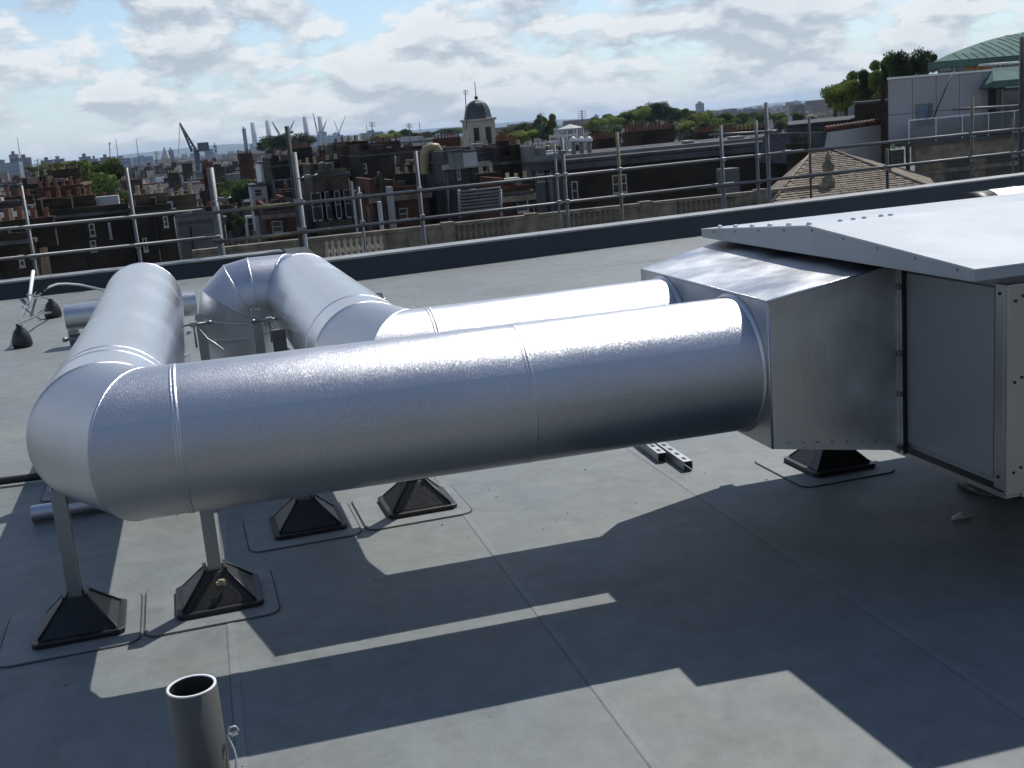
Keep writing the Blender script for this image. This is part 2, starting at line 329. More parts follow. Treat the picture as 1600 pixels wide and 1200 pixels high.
# parapets
def parapet(p0, p1, zt, label):
    p0 = Vector(p0); p1 = Vector(p1); d = (p1-p0).normalized(); nrm = Vector((-d.y, d.x))
    t = thing('parapet', label, 'parapet', (p0.x, p0.y, 0), group='low dark parapets round the roof')
    q = lambda p, o: (p.x+nrm.x*o, p.y+nrm.y*o)
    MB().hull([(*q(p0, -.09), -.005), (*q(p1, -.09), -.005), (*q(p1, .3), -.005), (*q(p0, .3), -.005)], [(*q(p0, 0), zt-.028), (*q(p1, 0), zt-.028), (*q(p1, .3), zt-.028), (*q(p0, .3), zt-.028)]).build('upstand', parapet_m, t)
    Lh = (p1-p0).length; n = max(1, round(Lh/3.0))
    for k in range(n):
        a = p0+d*(Lh*k/n+.004); c = p0+d*(Lh*(k+1)/n-.004)
        MB().ext([q(a, -.012), q(c, -.012), q(c, .33), q(a, .33)], zt-.026, zt).build('coping_strip', coping_m, t, bevel=.004)
    return t
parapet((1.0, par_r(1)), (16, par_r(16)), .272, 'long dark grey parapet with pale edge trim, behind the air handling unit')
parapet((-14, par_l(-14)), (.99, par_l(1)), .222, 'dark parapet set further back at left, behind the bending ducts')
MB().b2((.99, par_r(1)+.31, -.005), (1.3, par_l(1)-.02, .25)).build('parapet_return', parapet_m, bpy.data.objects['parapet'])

# ------------------------------------------------------------------ ducts
def duct(name, label, pts, r, mats, rings=(), group=None, base=None, n=64, splits=()):
    P = [Vector(p) for p in pts]; t = thing(name, label, 'duct', base or (P[0].x, P[0].y, 0), group=group)
    dirs = [(P[i+1]-P[i]).normalized() for i in range(len(P)-1)]
    Z = Vector((0, 0, 1)); fr = []
    u = Z if abs(dirs[0].dot(Z)) < .9 else Vector((1, 0, 0)); u = (u-dirs[0]*u.dot(dirs[0])).normalized()
    for i, d in enumerate(dirs):
        if i:
            q = dirs[i-1].rotation_difference(d); u = q @ u
        fr.append((u.copy(), d.cross(u)))
    def ring(i, seg, rr, sh=0):
        nrm = dirs[seg] if i in (0, len(P)-1) else (dirs[i-1]+dirs[i]).normalized()
        d = dirs[seg]; uu, vv = fr[seg]; out = []
        for k in range(n):
            o = (uu*cos(2*pi*k/n)+vv*sin(2*pi*k/n))*rr
            out.append(P[i]+o-d*(o.dot(nrm)/d.dot(nrm))+d*sh)
        return out
    for s_ in range(len(dirs)):
        a = ring(s_, s_, r); c = ring(s_+1, s_, r); b = MB()
        m_ = max(1, int((P[s_+1]-P[s_]).length/.25)); vs = []
        for j in range(m_+1): vs += [a[k].lerp(c[k], j/m_) for k in range(n)]
        b.add(vs, [(j*n+k, j*n+(k+1) % n, (j+1)*n+(k+1) % n, (j+1)*n+k) for j in range(m_) for k in range(n)], True)
        b.build('duct_section', mats[s_] if isinstance(mats, (list, tuple)) else mats, t)
        if s_ > 0 and dirs[s_-1].angle(dirs[s_]) > .06:      # raised seam at the mitre
            e = MB(); w_ = .006
            g = [ring(s_, s_-1, r, -w_), ring(s_, s_-1, r+.0022, -w_*.5), ring(s_, s_, r+.0022, w_*.5), ring(s_, s_, r, w_)]
            e.add([q for h in g for q in h], [(j*n+k, j*n+(k+1) % n, (j+1)*n+(k+1) % n, (j+1)*n+k) for j in range(3) for k in range(n)], True); e.build('mitre_seam', foil, t)
    for (s_, dist, h_) in rings:
        c = P[s_]+dirs[s_]*dist; uu, vv = fr[s_]; d = dirs[s_]; e = MB(); vs = []
        prof = [(-.011, 0), (-.007, h_), (-.001, h_*.9), (.0005, 0.0002), (.003, h_*.6), (.008, h_*.6), (.011, 0)]
        for (o, hh) in prof: vs += [c+d*o+(uu*cos(2*pi*k/n)+vv*sin(2*pi*k/n))*(r+hh) for k in range(n)]
        e.add(vs, [(j*n+k, j*n+(k+1) % n, (j+1)*n+(k+1) % n, (j+1)*n+k) for j in range(len(prof)-1) for k in range(n)], True); e.build('joint_ring', foil, t)
    return t
RD, ZD = .233, .7355; YF, YR = 3.60, 4.21; XP = 1.719; XL, XR = -.398, .545
foils = [foil, foil, foil, foil_dull, foil_dull, foil_dull, foil_dull]
duct('insulated_duct', 'silver foil duct in front, bending away at its left end', [(XP+.004, YF-.006, ZD-.002), (.72, YF+.004, ZD+.002), (-.275, YF+.022, ZD+.009), (XL, 3.845, ZD+.008), (XL-.0, 5.6, ZD), (XL-.03, 7.5, ZD), (XL-.035, 7.66, ZD-.07), (XL-.04, 7.72, ZD-.25), (XL-.04, 7.72, .012)], RD,
     [foil, foil, foil, foil_dull, foil_dull, foil_dull, foil_dull, foil_dull], rings=[(0, .80, .0010), (1, .875, .0025), (3, .26, .0016), (3, .36, .0016), (7, .15, .004)], group='silver insulated ducts', base=(0, YF, 0))
duct('insulated_duct', 'silver foil duct behind, turning back then down into the roof', [(XP+.004, YR, ZD), (.66, YR, ZD), (XR+.03, 4.57, ZD), (XR, 5.9, ZD), (XR-.02, 6.98, ZD), (XR-.10, 7.07, ZD), (.245, 7.08, ZD), (.185, 7.082, ZD-.012), (.142, 7.085, ZD-.05), (.122, 7.09, ZD-.12), (.122, 7.09, .012)], RD,
     [foil, foil, foil_dull, foil_dull, foil_dull, foil, foil, foil, foil, foil], rings=[(0, .96, .0022), (2, .24, .0016), (4, .02, .0025), (9, .10, .003), (9, .24, .003)], group='silver insulated ducts', base=(.5, YR, 0))
# duct stub far left, lying on a low frame
p0 = at(103, 497, y=11.0); rr = .115
t = thing('duct_stub', 'short silver duct stub sticking out left beyond the left duct', 'duct', (p0.x, 11.0, 0))
MB().tube((p0.x, 11.0, p0.z), (p0.x+1.15, 11.0, p0.z), rr, 40, cap=False).build('duct_section', foil, t)
MB().tube((p0.x+.005, 11.0, p0.z), (p0.x+.01, 11.0, p0.z), rr*.97, 40).build('end_cap', foil_dull, t)
# silver pipe on the roof, lower left
p0 = at(50, 803, z=.045)
t = thing('silver_pipe', 'thin silver foil pipe lying on the roof behind the left leg', 'pipe', (p0.x, p0.y, 0))
MB().tube((p0.x, p0.y, .043), (p0.x+1.0, p0.y+.03, .043), .040, 28, cap=False).build('pipe_sleeve', foil, t)
MB().tube((p0.x+.004, p0.y, .043), (p0.x+.012, p0.y, .043), .037, 24).build('pipe_end', foil_dull, t)
for k in (.42, .8): MB().tube((p0.x+k, p0.y+.03*k, .043), (p0.x+k+.012, p0.y+.03*k, .043), .0425, 24).build('tape_band', foil_dull, t)
# dark pipe along the roof far left
a = at(0, 752, z=.03); c = at(62, 744, z=.03)
t = MB().path([(a.x-3, a.y+.06, .03), (a.x, a.y, .03), (c.x, c.y, .03), (c.x+.6, c.y-.02, .03)], .02, 10).build('black_cable', black)
tag(t, 'black cable lying across the roof at the left edge', 'cable')
# duct behind the lid, right
p0 = at(1540, 312, y=7.2)
t = thing('roof_duct', 'silver duct with open black end behind the white lid', 'duct', (p0.x, 7.2, 0))
MB().tube((p0.x+.02, 7.2, p0.z-.13), (p0.x+2.6, 7.2, p0.z-.13), .20, 40, cap=False).build('duct_section', foil, t)
MB().tube((p0.x-.16, 7.2, p0.z-.13), (p0.x+.03, 7.2, p0.z-.13), .195, 40).build('dark_open_end', black, t)  # solid black plug stands for the darkness inside the open end
for k in (.22, .62): MB().tube((p0.x+k, 7.2, p0.z-.13), (p0.x+k+.02, 7.2, p0.z-.13), .205, 40, cap=False).build('joint_ring', foil, t)

# ------------------------------------------------------------------ supports
def rounded(cx, cy, w_, d_, r, rot=0, n=5):
    out = []
    for (sx, sy, a0) in ((1, 1, 0), (-1, 1, 90), (-1, -1, 180), (1, -1, 270)):
        for k in range(n+1):
            a = radians(a0+90*k/n); x = sx*(w_/2-r)+r*cos(a); y = sy*(d_/2-r)+r*sin(a); out.append((cx+x*cos(rot)-y*sin(rot), cy+x*sin(rot)+y*cos(rot)))
    return out
def foot(par, x, y, rot=0, pad=True, s=.305, h=.125):
    R = Matrix.Rotation(rot, 2)
    if pad:
        ctr = (x-.03, y+.0)
        MB().ext(rounded(*ctr, .46, .47, .05, rot), 0.002, .0065).build('membrane_patch', memb_pad, par)
        # dark bitumen bead round the patch
        o = rounded(*ctr, .468, .478, .054, rot); MB().path([(p[0], p[1], .003) for p in o+[o[0]]], .0017, 5).build('patch_edge', mat('bead', (.055, .06, .065), .7), par)
    def sq(k, z, c=.0):
        hh = s/2*k; q = [(-hh+c, -hh), (hh-c, -hh), (hh, -hh+c), (hh, hh-c), (hh-c, hh), (-hh+c, hh), (-hh, hh-c), (-hh, -hh+c)]
        return [(x+a*cos(rot)-b_*sin(rot), y+a*sin(rot)+b_*cos(rot), z) for a, b_ in q]
    b = MB(); b.hull(sq(1, .007, .018), sq(1, .026, .018)); f = b.build('rubber_foot', rubber, par, bevel=.004)
    b = MB(); b.hull(sq(.86, .0262, .006), sq(.26, h, .004)); b.build('foot_pyramid', rubber, f, bevel=.004)
    for (ax, ay) in ((-1, 0), (1, 0)):       # ribs gripping the strut
        b = MB(); b.box((x+ax*.036*cos(rot), y+ax*.036*sin(rot), h-.002), (.014, .085, .03), rot); b.build('foot_rib', rubber, f, bevel=.002)
    for kx in (-1, 1):
        for ky in (-1, 1):
            a = Vector((x+kx*s*.42, y+ky*s*.42, .03)); c = Vector((x+kx*s*.125, y+ky*s*.125, h+.002)); MB().tube(a, c, .0045, 6).build('corner_ridge', rubber, f)
    return f
def strut(par, a, c, name='post', w_=.047, face=(0, -1, 0), holes=True):
    """lipped channel with a slotted back"""
    a = Vector(a); c = Vector(c); d = (c-a).normalized(); fz = Vector(face); fz = (fz-d*fz.dot(d)).normalized(); sx = d.cross(fz)
    prof = [(-w_/2, w_/2-.0), (-w_/2, -w_/2), (w_/2, -w_/2), (w_/2, w_/2), (w_/2-.010, w_/2), (w_/2-.010, w_/2-.005), (w_/2-.003, w_/2-.004), (w_/2-.003, -w_/2+.003), (-w_/2+.003, -w_/2+.003), (-w_/2+.003, w_/2-.004), (-w_/2+.010, w_/2-.005), (-w_/2+.010, w_/2)]
    vs = [a+sx*p+fz*q for p, q in prof]+[c+sx*p+fz*q for p, q in prof]; n = len(prof)
    b = MB(); b.add(vs, [(i, (i+1) % n, n+(i+1) % n, n+i) for i in range(n)]+[tuple(range(n))[::-1], tuple(range(n, 2*n))]); o = b.build(name, strut_m, par)
    if holes:
        Lh = (c-a).length; k = .03
        while k < Lh-.03:
            q = a+d*k-fz*(w_/2+.0005); hb = MB(); R = Matrix((sx, d, fz)).transposed(); hb.box(q, (.012, .028, .002), R=R); hb.build('slot', black, o); k += .05
    return o
def frame(label, x0, y0, x1, y1, ztop, zbar, far=False):
    t = thing('duct_support', label, 'duct support', ((x0+x1)/2, (y0+y1)/2, 0), group='strut frames carrying the ducts'); rot = math.atan2(y1-y0, x1-x0)*.4
    for (x, y) in ((x0, y0), (x1, y1)):
        foot(t, x, y, rot, pad=True)
        strut(t, (x, y, .10), (x, y, ztop), 'post', face=(1, 0, 0), holes=False)
    strut(t, (x0+.0, y0+.043, zbar), (x1-.0, y1+.043, zbar), 'cross_rail', face=(0, 0, 1), holes=False)
    return t
frame('pair of black feet with strut posts under the front duct elbow', -.611, 4.09, -.132, 4.12, .52, .475)
frame('pair of black feet with strut posts just behind the front duct', .256, 4.80, .742, 4.83, .52, .475)
f3 = frame('strut frame beside the left duct, midway along it', -.70, 6.05, -.085, 6.05, .80, .475, True)
f4 = frame('strut frame straddling the rear duct, midway along it', .195, 6.0, .84, 6.05, .80, .475, True)
def clamp(par, x, y, z, s_=1):
    b = MB(); b.tube((x-.05*s_, y, z), (x+.07*s_, y, z), .006, 8); b.tube((x-.05*s_, y, z), (x-.07*s_, y, z), .012, 6); b.tube((x+.02*s_, y, z-.012), (x+.02*s_, y, z-.12), .005, 6); b.build('threaded_rod', bolt_m, par)
    b = MB(); b.box((x+.02*s_, y, z), (.035, .03, .025)); b.build('rod_clamp', strut_m, par, bevel=.003)
clamp(f3, -.10, 6.0, .76, -1); clamp(f3, -.68, 6.0, .76); clamp(f4, .235, 5.95, .745, 1); clamp(f4, .80, 5.98, .77, -1)
MB().b2((-.715, 6.0, .66), (-.665, 6.02, .785)).build('side_plate', mat('grey_plate', (.10, .10, .105), .5), f3)
MB().b2((.245, 5.6, .3), (.31, 5.64, .74)).build('side_plate', mat('grey_plate', (.10, .10, .105), .5), f4)
MB().path([(-.10, 6.0, .74), (-.06, 5.98, .68), (-.03, 5.95, .66), (.01, 5.94, .62)], .004, 6).build('tie_wire', strut_m, f3)
MB().path([(.26, 5.9, .72), (.29, 5.85, .64), (.33, 5.8, .6), (.37, 5.75, .585)], .004, 6).build('tie_wire', strut_m, f4)
# single foot under the transition box
t = thing('duct_support', 'black foot with short strut under the transition box', 'duct support', (2.56, 4.55, 0), group='strut frames carrying the ducts')
foot(t, 2.56, 4.44, .02, True); strut(t, (2.56, 4.44, .1), (2.56, 4.44, .39), 'post')

# ------------------------------------------------------------------ air handling unit
XB, YBF, YBB, ZB = 2.227, 2.827, 4.62, .401; XLD, YLF, YLB, ZE, ZR = 2.084, 2.79, 4.645, 1.0655, 1.17; XE = 5.4
t = thing('air_handling_unit', 'long grey air handling unit with a white pitched lid at right', 'air handling unit', (3.6, 3.7, 0))
# body panels on the left end
MB().b2((XB+.012, YBF+.02, ZB+.01), (XE, YBB-.02, ZE-.01)).build('casing', ahu_grey, t)
MB().b2((XB, 3.345, ZB+.03), (XB+.011, YBF+.065, ZE-.045)).build('end_panel', ahu_grey, t, bevel=.002)
MB().b2((XB-.004, YBF+.012, ZB), (XB+.012, YBF+.057, ZE-.03)).build('corner_post', post_m, t, bevel=.003)
MB().b2((XB-.004, YBF-.004, ZB-.012), (XB+.062, YBF+.012, ZE-.03)).build('corner_post', post_m, t, bevel=.003)
MB().b2((XB-.006, YBF+.0, ZB-.02), (XB+.05, YBB, ZB-.004)).build('base_rail', post_m, t)
MB().b2((XB+.05, YBF-.006, ZB-.022), (XE, YBF+.05, ZB-.002)).build('base_rail', post_m, t)
for k in range(4): MB().b2((XB+.066+k*.8, YBF-.002, ZB+.01), (XB+.058+(k+1)*.8, YBF+.018, ZE-.03)).build('front_panel', post_m, t, bevel=.003)
for z in (ZB+.05, ZE-.09, ZB+.33):
    for x_ in (XB+.02, XB+.045): MB().tube((x_, YBF-.006, z+ (x_-XB)*.5), (x_, YBF-.002, z+(x_-XB)*.5), .005, 8).build('screw', black, t)
for z in (ZB+.04, ZE-.06): MB().tube((XB-.008, YBF+.035, z), (XB-.003, YBF+.035, z), .005, 8).build('screw', black, t)
# pitched lid: two slopes, gable fascia, eaves
YM = (YLF+YLB)/2; th = .035
lid = MB(); lid.add([(XLD, YLF, ZE+th), (XE, YLF, ZE+th), (XE, YM, ZR), (XLD, YM, ZR), (XLD, YLB, ZE+th), (XE, YLB, ZE+th), (XLD, YLF, ZE+th-.006), (XE, YLF, ZE+th-.006), (XE, YM, ZR-.006), (XLD, YM, ZR-.006), (XLD, YLB, ZE+th-.006), (XE, YLB, ZE+th-.006)],
    [(0, 1, 2, 3), (3, 2, 5, 4), (0, 6, 7, 1), (4, 5, 11, 10), (7, 6, 9, 8), (8, 9, 10, 11), (0, 3, 9, 6), (3, 4, 10, 9), (1, 7, 8, 2), (2, 8, 11, 5)])
lidp = lid.build('lid', ahu_white, t)
MB().hull([(XLD-.001, YLF, ZE), (XLD-.001, YLB, ZE), (XLD+.006, YLB, ZE), (XLD+.006, YLF, ZE)], [(XLD-.001, YLF, ZE+.001), (XLD-.001, YLB, ZE+.001), (XLD+.006, YLB, ZE+.001), (XLD+.006, YLF, ZE+.001)])
g = MB(); pr = [(YLF+.001, ZE-.002), (YLB-.001, ZE-.002), (YLB-.001, ZE+th-.003), (YM, ZR-.004), (YLF+.001, ZE+th-.003)]
g.add([(XLD+.002, a, c) for a, c in pr]+[(XLD+.010, a, c) for a, c in pr], [(0, 1, 2, 3, 4)[::-1], (5, 6, 7, 8, 9)]+[(i, (i+1) % 5, 5+(i+1) % 5, 5+i) for i in range(5)])
g.build('gable_fascia', ahu_gable, lidp)
MB().b2((XLD+.003, YLF-.001, ZE), (XE, YLF+.007, ZE+th-.007)).build('eaves_fascia', ahu_gable, lidp)
MB().b2((XLD+.011, YLF+.012, ZE+.002), (XE, YLB-.012, ZE+.006)).build('soffit', black, lidp)
for k in range(9):      # rivets just under the rake
    f_ = (k+.4)/9; y = YLF+(YLB-YLF)*f_; zz = ZE+th+(ZR-ZE-th)*(1-abs(y-YM)/(YM-YLF))-.016
    MB().tube((XLD-.001, y, zz), (XLD+.002, y, zz), .0045, 8).build('rivet', bolt_m, lidp)
for k in range(6):      # screw caps along the far rake
    y = YM+(YLB-YM)*(k+.2)/6.2; zz = ZR+(ZE+th-ZR)*(y-YM)/(YLB-YM); MB().lathe([(.012, 0), (.010, .008), (.004, .012), (0, .012)], 8, (XLD+.02, y, zz)).build('screw_cap', white_st, lidp)
for k in range(5): MB().lathe([(.010, 0), (.009, .007), (0, .01)], 7, (XLD+.14+.055*k+.02*sin(k*3), YM+.02+.01*sin(k*7), ZR-.002)).build('screw_cap', white_st, lidp)
MB().tube((XB+.78, 3.85, 0.0), (XB+.78, 3.85, ZB-.02), .075, 20).build('unit_leg', black, t)
MB().lathe([(.17, 0), (.17, .02), (.14, .05), (.08, .07)], 24, (XB+.78, 3.85, 0)).build('unit_foot', rubber, t)
MB().b2((XE-.6, YBF+.2, 0.0), (XE-.5, YBB-.2, ZB-.02)).build('unit_leg', black, t)
# transition box between ducts and unit
t = thing('transition_box', 'galvanised tapered transition box joining both ducts to the unit', 'duct box', (2.0, 3.9, 0))
fy0, fy1, fz0, fz1 = 3.352, 4.61, ZB+.004, ZE-.012; py0, py1, pz0, pz1 = 3.342, 4.45, .4875, .983; XF = XB-.02
A = [(XP, py0, pz0), (XP, py0, pz1), (XP, py1, pz1), (XP, py1, pz0)]; B = [(XF, fy0, fz0), (XF, fy0, fz1), (XF, fy1, fz1), (XF, fy1, fz0)]
def plate(name, q, m_, e=.0016):
    q = [Vector(p) for p in q]; nn = (q[1]-q[0]).cross(q[3]-q[0]).normalized(); b = MB(); b.hull([p-nn*e for p in q], [p+nn*e for p in q]); return b.build(name, m_, t)
plate('face_plate', A, galv); plate('top_sheet', [A[1], B[1], B[2], A[2]], galv); plate('side_sheet', [A[0], B[0], B[1], A[1]], galv); plate('side_sheet', [A[3], B[3], B[2], A[2]], galv); plate('bottom_sheet', [A[0], B[0], B[3], A[3]], galv)
b = MB(); b.tube(Vector(A[0])+Vector((0, -.001, 0)), A[1], .004, 8); b.tube(A[1], A[2], .004, 8); b.tube(A[1], B[1], .0045, 8); b.build('folded_edge', foil, t)
MB().b2((XF, fy0-.002, fz0-.002), (XF+.006, fy0+.03, fz1)).build('flange', black, t)
MB().b2((XF+.006, fy0-.018, fz0-.012), (XB-.001, fy1, fz1-.004)).build('gasket', black, t)
MB().b2((XF+.001, fy0-.014, fz0-.014), (XF+.005, fy0-.0025, fz1)).build('flange_lip', galv, t)
for z in (fz0+.01, fz0+.20, fz0+.34, fz1-.08, fz0+.015): MB().box((XF-.004, fy0-.010, z), (.014, .014, .016)).build('flange_bolt', bolt_m, t, bevel=.002)
for (yy) in (YF, YR):
    e = MB(); n = 48; vs = []
    for (x_, rr_) in ((XP-.0165, RD+.001), (XP-.010, RD+.010), (XP-.003, RD+.012)): vs += [(x_, yy+rr_*cos(2*pi*k/n), ZD+rr_*sin(2*pi*k/n)) for k in range(n)]
    e.add(vs, [(j*n+k, (j*n+(k+1) % n), (j+1)*n+(k+1) % n, (j+1)*n+k) for j in range(2) for k in range(n)], True); e.build('collar', galv, t)
for k in range(8): MB().tube((XP+.06+.055*k, 3.338, .50-.008*k), (XP+.06+.055*k, 3.343, .50-.008*k), .003, 6).build('rivet', bolt_m, t)

# ------------------------------------------------------------------ small things on the roof
bx, by, bh, br = -.166, 2.462, .457, .0555
t = thing('waste_pipe', 'upright grey plastic pipe with open top at bottom left', 'pipe', (bx, by, 0))
MB().lathe([(br, 0), (br, bh-.003), (br-.004, bh-.001)], 48, (bx, by, 0)).build('pipe_wall', pvc, t)
MB().lathe([(br-.0015, bh-.002), (br-.001, bh+.001), (br-.0070, bh+.001), (br-.0072, bh-.002)], 48, (bx, by, 0)).build('cut_rim', pvc_edge, t)
MB().lathe([(br-.0073, bh-.001), (br-.0073, .05)], 48, (bx, by, 0)).build('pipe_bore', mat('pipe_inside', (.03, .032, .03), .6), t)
MB().lathe([(br+.07, .001), (br+.02, .008), (br+.003, .02), (br+.002, .05)], 40, (bx, by, 0)).build('pipe_skirt', memb_pad, t)
q = at(357, 1190, z=.30)
t = thing('wire_scrap', 'curled bright wire scrap beside the upright grey pipe', 'wire', (bx+.075, by+.02, .0))
pp = [Vector((bx+.066+.006*cos(k*.9), by-.01+.006*sin(k*.9), .02+.018*k)) for k in range(18)]+[Vector((bx+.075+.012*cos(k*1.1), by-.01, .335+.012*sin(k*1.1))) for k in range(6)]
MB().path(pp, .0022, 6).build('wire', white_st, t)
# strut channel offcuts
def offcut(label, x, y, Ln, rot):
    t = thing('channel_offcut', label, 'steel channel', (x, y, 0), group='strut channel offcuts on the roof'); d = Vector((sin(rot), cos(rot), 0)); s_ = Vector((cos(rot), -sin(rot), 0)); w_ = .041
    z0 = .004
    for (nm, c, dim) in (('channel_back', Vector((x, y, z0+w_)), (w_, Ln, .003)), ('channel_side', Vector((x, y, z0+w_/2))-s_*(w_/2), (.003, Ln, w_-.003)), ('channel_side', Vector((x, y, z0+w_/2))+s_*(w_/2), (.003, Ln, w_-.003))):
        MB().box(c, dim, -rot).build(nm, strut_m, t)
    k = -Ln/2+.05
    while k < Ln/2-.03:
        MB().box(Vector((x, y, z0+w_+.0022))+d*k, (.016, .036, .0015), -rot).build('slot', black, t); k += .085
p = (at(1012, 695, z=.04)+at(1060, 727, z=.04))/2; offcut('short slotted steel channel, the left of two lying together by the front duct', 1.941, 5.04, .34, .05)
offcut('longer slotted steel channel, the right of two lying together by the front duct', 1.99, 4.92, .47, .03)
p = at(1500, 810, z=0)
b = MB(); b.add([(p.x-.05, p.y-.015, .004), (p.x+.0, p.y-.03, .012), (p.x+.055, p.y-.005, .003), (p.x+.03, p.y+.03, .016), (p.x-.02, p.y+.022, .006), (p.x+.005, p.y+.0, .022)], [(0, 1, 5), (1, 2, 5), (2, 3, 5), (3, 4, 5), (4, 0, 5)])
tag(b.build('paper_scrap', mat('pale_scrap', (.50, .49, .45), .8)), 'small crumpled pale scrap on the shaded roof at right', 'litter')
p = at(345, 909, y=4.03)
b = MB(); rq = random.Random(2)
for k in range(9): b.box(p+Vector((rq.uniform(-.012, .012), rq.uniform(-.006, .002), rq.uniform(-.012, .01))), (.012, .008, .010), rq.uniform(0, 3))
tag(b.build('dirt_clump', mat('dirt_clump', (.42, .38, .22), .9)), 'small yellowish clump of dirt stuck on the second foot', 'dirt', kind='stuff')
rs = random.Random(11)
b = MB()
for k in range(130):
    x = rs.uniform(-1.2, 3.2); y = rs.uniform(2.0, 6.5); s_ = rs.uniform(.0015, .0045); b.box((x, y, .001+s_/2), (s_, s_*rs.uniform(.6, 2), s_), rs.uniform(0, 3))
tag(b.build('roof_grit', mat('grit', (.30, .28, .24), .9)), 'tiny crumbs of grit scattered over the membrane', 'grit', kind='stuff')

# bagged weights and cables at the far left
t = thing('weighted_tripod', 'low metal bracket held down by black sandbags near the left parapet', 'bracket', (-1.6, 12.2, 0))
def bag(px, py, s_):
    p = at(px, py, z=0); prof = [(0, 0), (.085*s_, 0), (.098*s_, .03), (.088*s_, .09), (.065*s_, .15), (.028*s_, .185), (.03*s_, .205), (0, .21)]
    o = MB().lathe(prof, 14, (p.x, p.y, 0)).build('sandbag', rubber, t); return p
a = bag(36, 542, .95); c = bag(84, 496, .95)
ta = Vector((a.x, a.y, .20)); tcp = Vector((c.x, c.y, .20)); k0 = at(45, 473, z=.03); k1 = at(66, 505, z=.03)
strut(t, ta+Vector((-.02, 0, .01)), (k1.x, k1.y, .13), 'bracket_arm', .02, face=(0, 0, 1), holes=False)
strut(t, (k1.x, k1.y, .13), c+Vector((0, 0, .06)), 'bracket_arm', .02, face=(0, 0, 1), holes=False)
MB().path([tcp, tcp.lerp(k0+Vector((0, 0, .12)), .5), k0+Vector((0, 0, .10)), k0], .010, 6).build('bracket_arm', strut_m, t)
MB().path([ta, Vector((k0.x+.02, k0.y, .15)).lerp(ta, .5), Vector((k0.x+.1, k0.y, .15))], .004, 6).build('stay_wire', strut_m, t)
k2 = at(52, 424, y=par_l(-2)-.02)
pl = MB().tube(k0, k2, .022, 10).build('white_pole', white_p); tag(pl, 'white pole leaning on the left parapet', 'pole')
h0 = at(57, 464, z=.02); hs = [h0]+[at(px, py, y=yy) for px, py, yy in ((66, 456, 13.4), (78, 448, 14), (90, 444, 14.4), (105, 443.5, 14.6), (125, 445, 14.7), (145, 449.5, 14.7), (165, 454, 14.5))]
tag(MB().path(hs, .014, 8).build('white_hose', mat('white_hose', (.42, .43, .42), .6)), 'looping pale hose by the left parapet', 'hose')

# ------------------------------------------------------------------ scaffold
YS = 16.3
t = thing('scaffold_rail', 'upper galvanised scaffold guard rail outside the parapet', 'scaffold', (5, YS, .85), group='scaffold guard rails')
def rail(t, segs, r=.0242):
    for (a, c) in segs:
        A_ = Vector(a); C_ = Vector(c); o = MB().tube(A_, C_, r, 12).build('scaffold_tube', scaff_m, t)
rail(t, [((-9, YS, .87), (.05, YS, .85)), ((-.35, YS+.05, .80), (9.1, YS+.02, .865)), ((8.5, YS-.06, .86), (17, YS-.05, .90))])
for (x_, z_) in ((-.2, .83), (8.8, .865)): MB().tube((x_-.07, YS, z_), (x_+.07, YS, z_), .035, 10).build('sleeve_coupler', scaff_m, t)
MB().tube((.5, YS+.045, .812), (1.4, YS+.045, .818), .0256, 12).build('painted_band', yellow_p, t)
t = thing('scaffold_rail', 'lower galvanised scaffold guard rail outside the parapet', 'scaffold', (5, YS, .45), group='scaffold guard rails')
rail(t, [((-9, YS, .46), (.2, YS, .475)), ((.1, YS+.05, .40), (7.9, YS+.02, .475)), ((7.3, YS-.06, .465), (17, YS-.05, .54))])
for (x_, z_) in ((.15, .44), (7.6, .47)): MB().tube((x_-.07, YS, z_), (x_+.07, YS, z_), .035, 10).build('sleeve_coupler', scaff_m, t)
MB().tube((.62, YS+.045, .402), (1.2, YS+.045, .406), .0256, 12).build('painted_band', yellow_p, t)
poles = [(33, 290, .022, scaff_m, 'thin leaning scaffold pole, leftmost behind the rails'), (197, 262, .024, scaff_m, 'scaffold pole left of the left duct, behind the rails'),
 (328, 262, .052, scaff_m, 'thick grey scaffold pole above the rear duct bend'), (448, 197, .034, mat('dark_timber', (.035, .045, .04), .8), 'tall dark pole whose top stands above the skyline'),
 (460, 238, .03, mat('pale_pole', (.36, .37, .38), .6), 'pale pole clamped to the tall dark pole'), (560, 292, .018, scaff_m, 'thin pole between the tall dark pole and the pale pole'), (649, 236, .03, scaff_m, 'blue grey pole in front of the brown block'),
 (866, 225, .018, scaff_m, 'thin pole left of the clamped pole below the white gazebo'), (878, 215, .026, scaff_m, 'clamped pole below the white gazebo'), (964, 206, .026, yellow_p, 'yellowed pole in front of the long dark wall'),
 (1126, 196, .03, scaff_m, 'grey pole at the left of the right hand group'), (1181, 188, .026, scaff_m, 'middle pole of the right hand group'), (1197, 160, .032, scaff_m, 'tallest pole of the right hand group with top above the trees'), (1264, 182, .02, mat('dark_pole', (.05, .05, .05), .7), 'dark thin pole beside the brick chimney'),
 (1386, 232, .028, mat('dark_pole', (.05, .05, .05), .7), 'dark pole at the corner of the grey clad building'), (1519, 152, .028, mat('brown_pole', (.11, .10, .085), .7), 'brown pole in front of the grey clad building'), (1584, 185, .022, mat('brown_pole', (.11, .10, .085), .7), 'brown pole below the small copper canopy'), (1598, 58, .05, mat('dark_pole', (.05, .05, .05), .7), 'thick dark post cut by the right edge')]
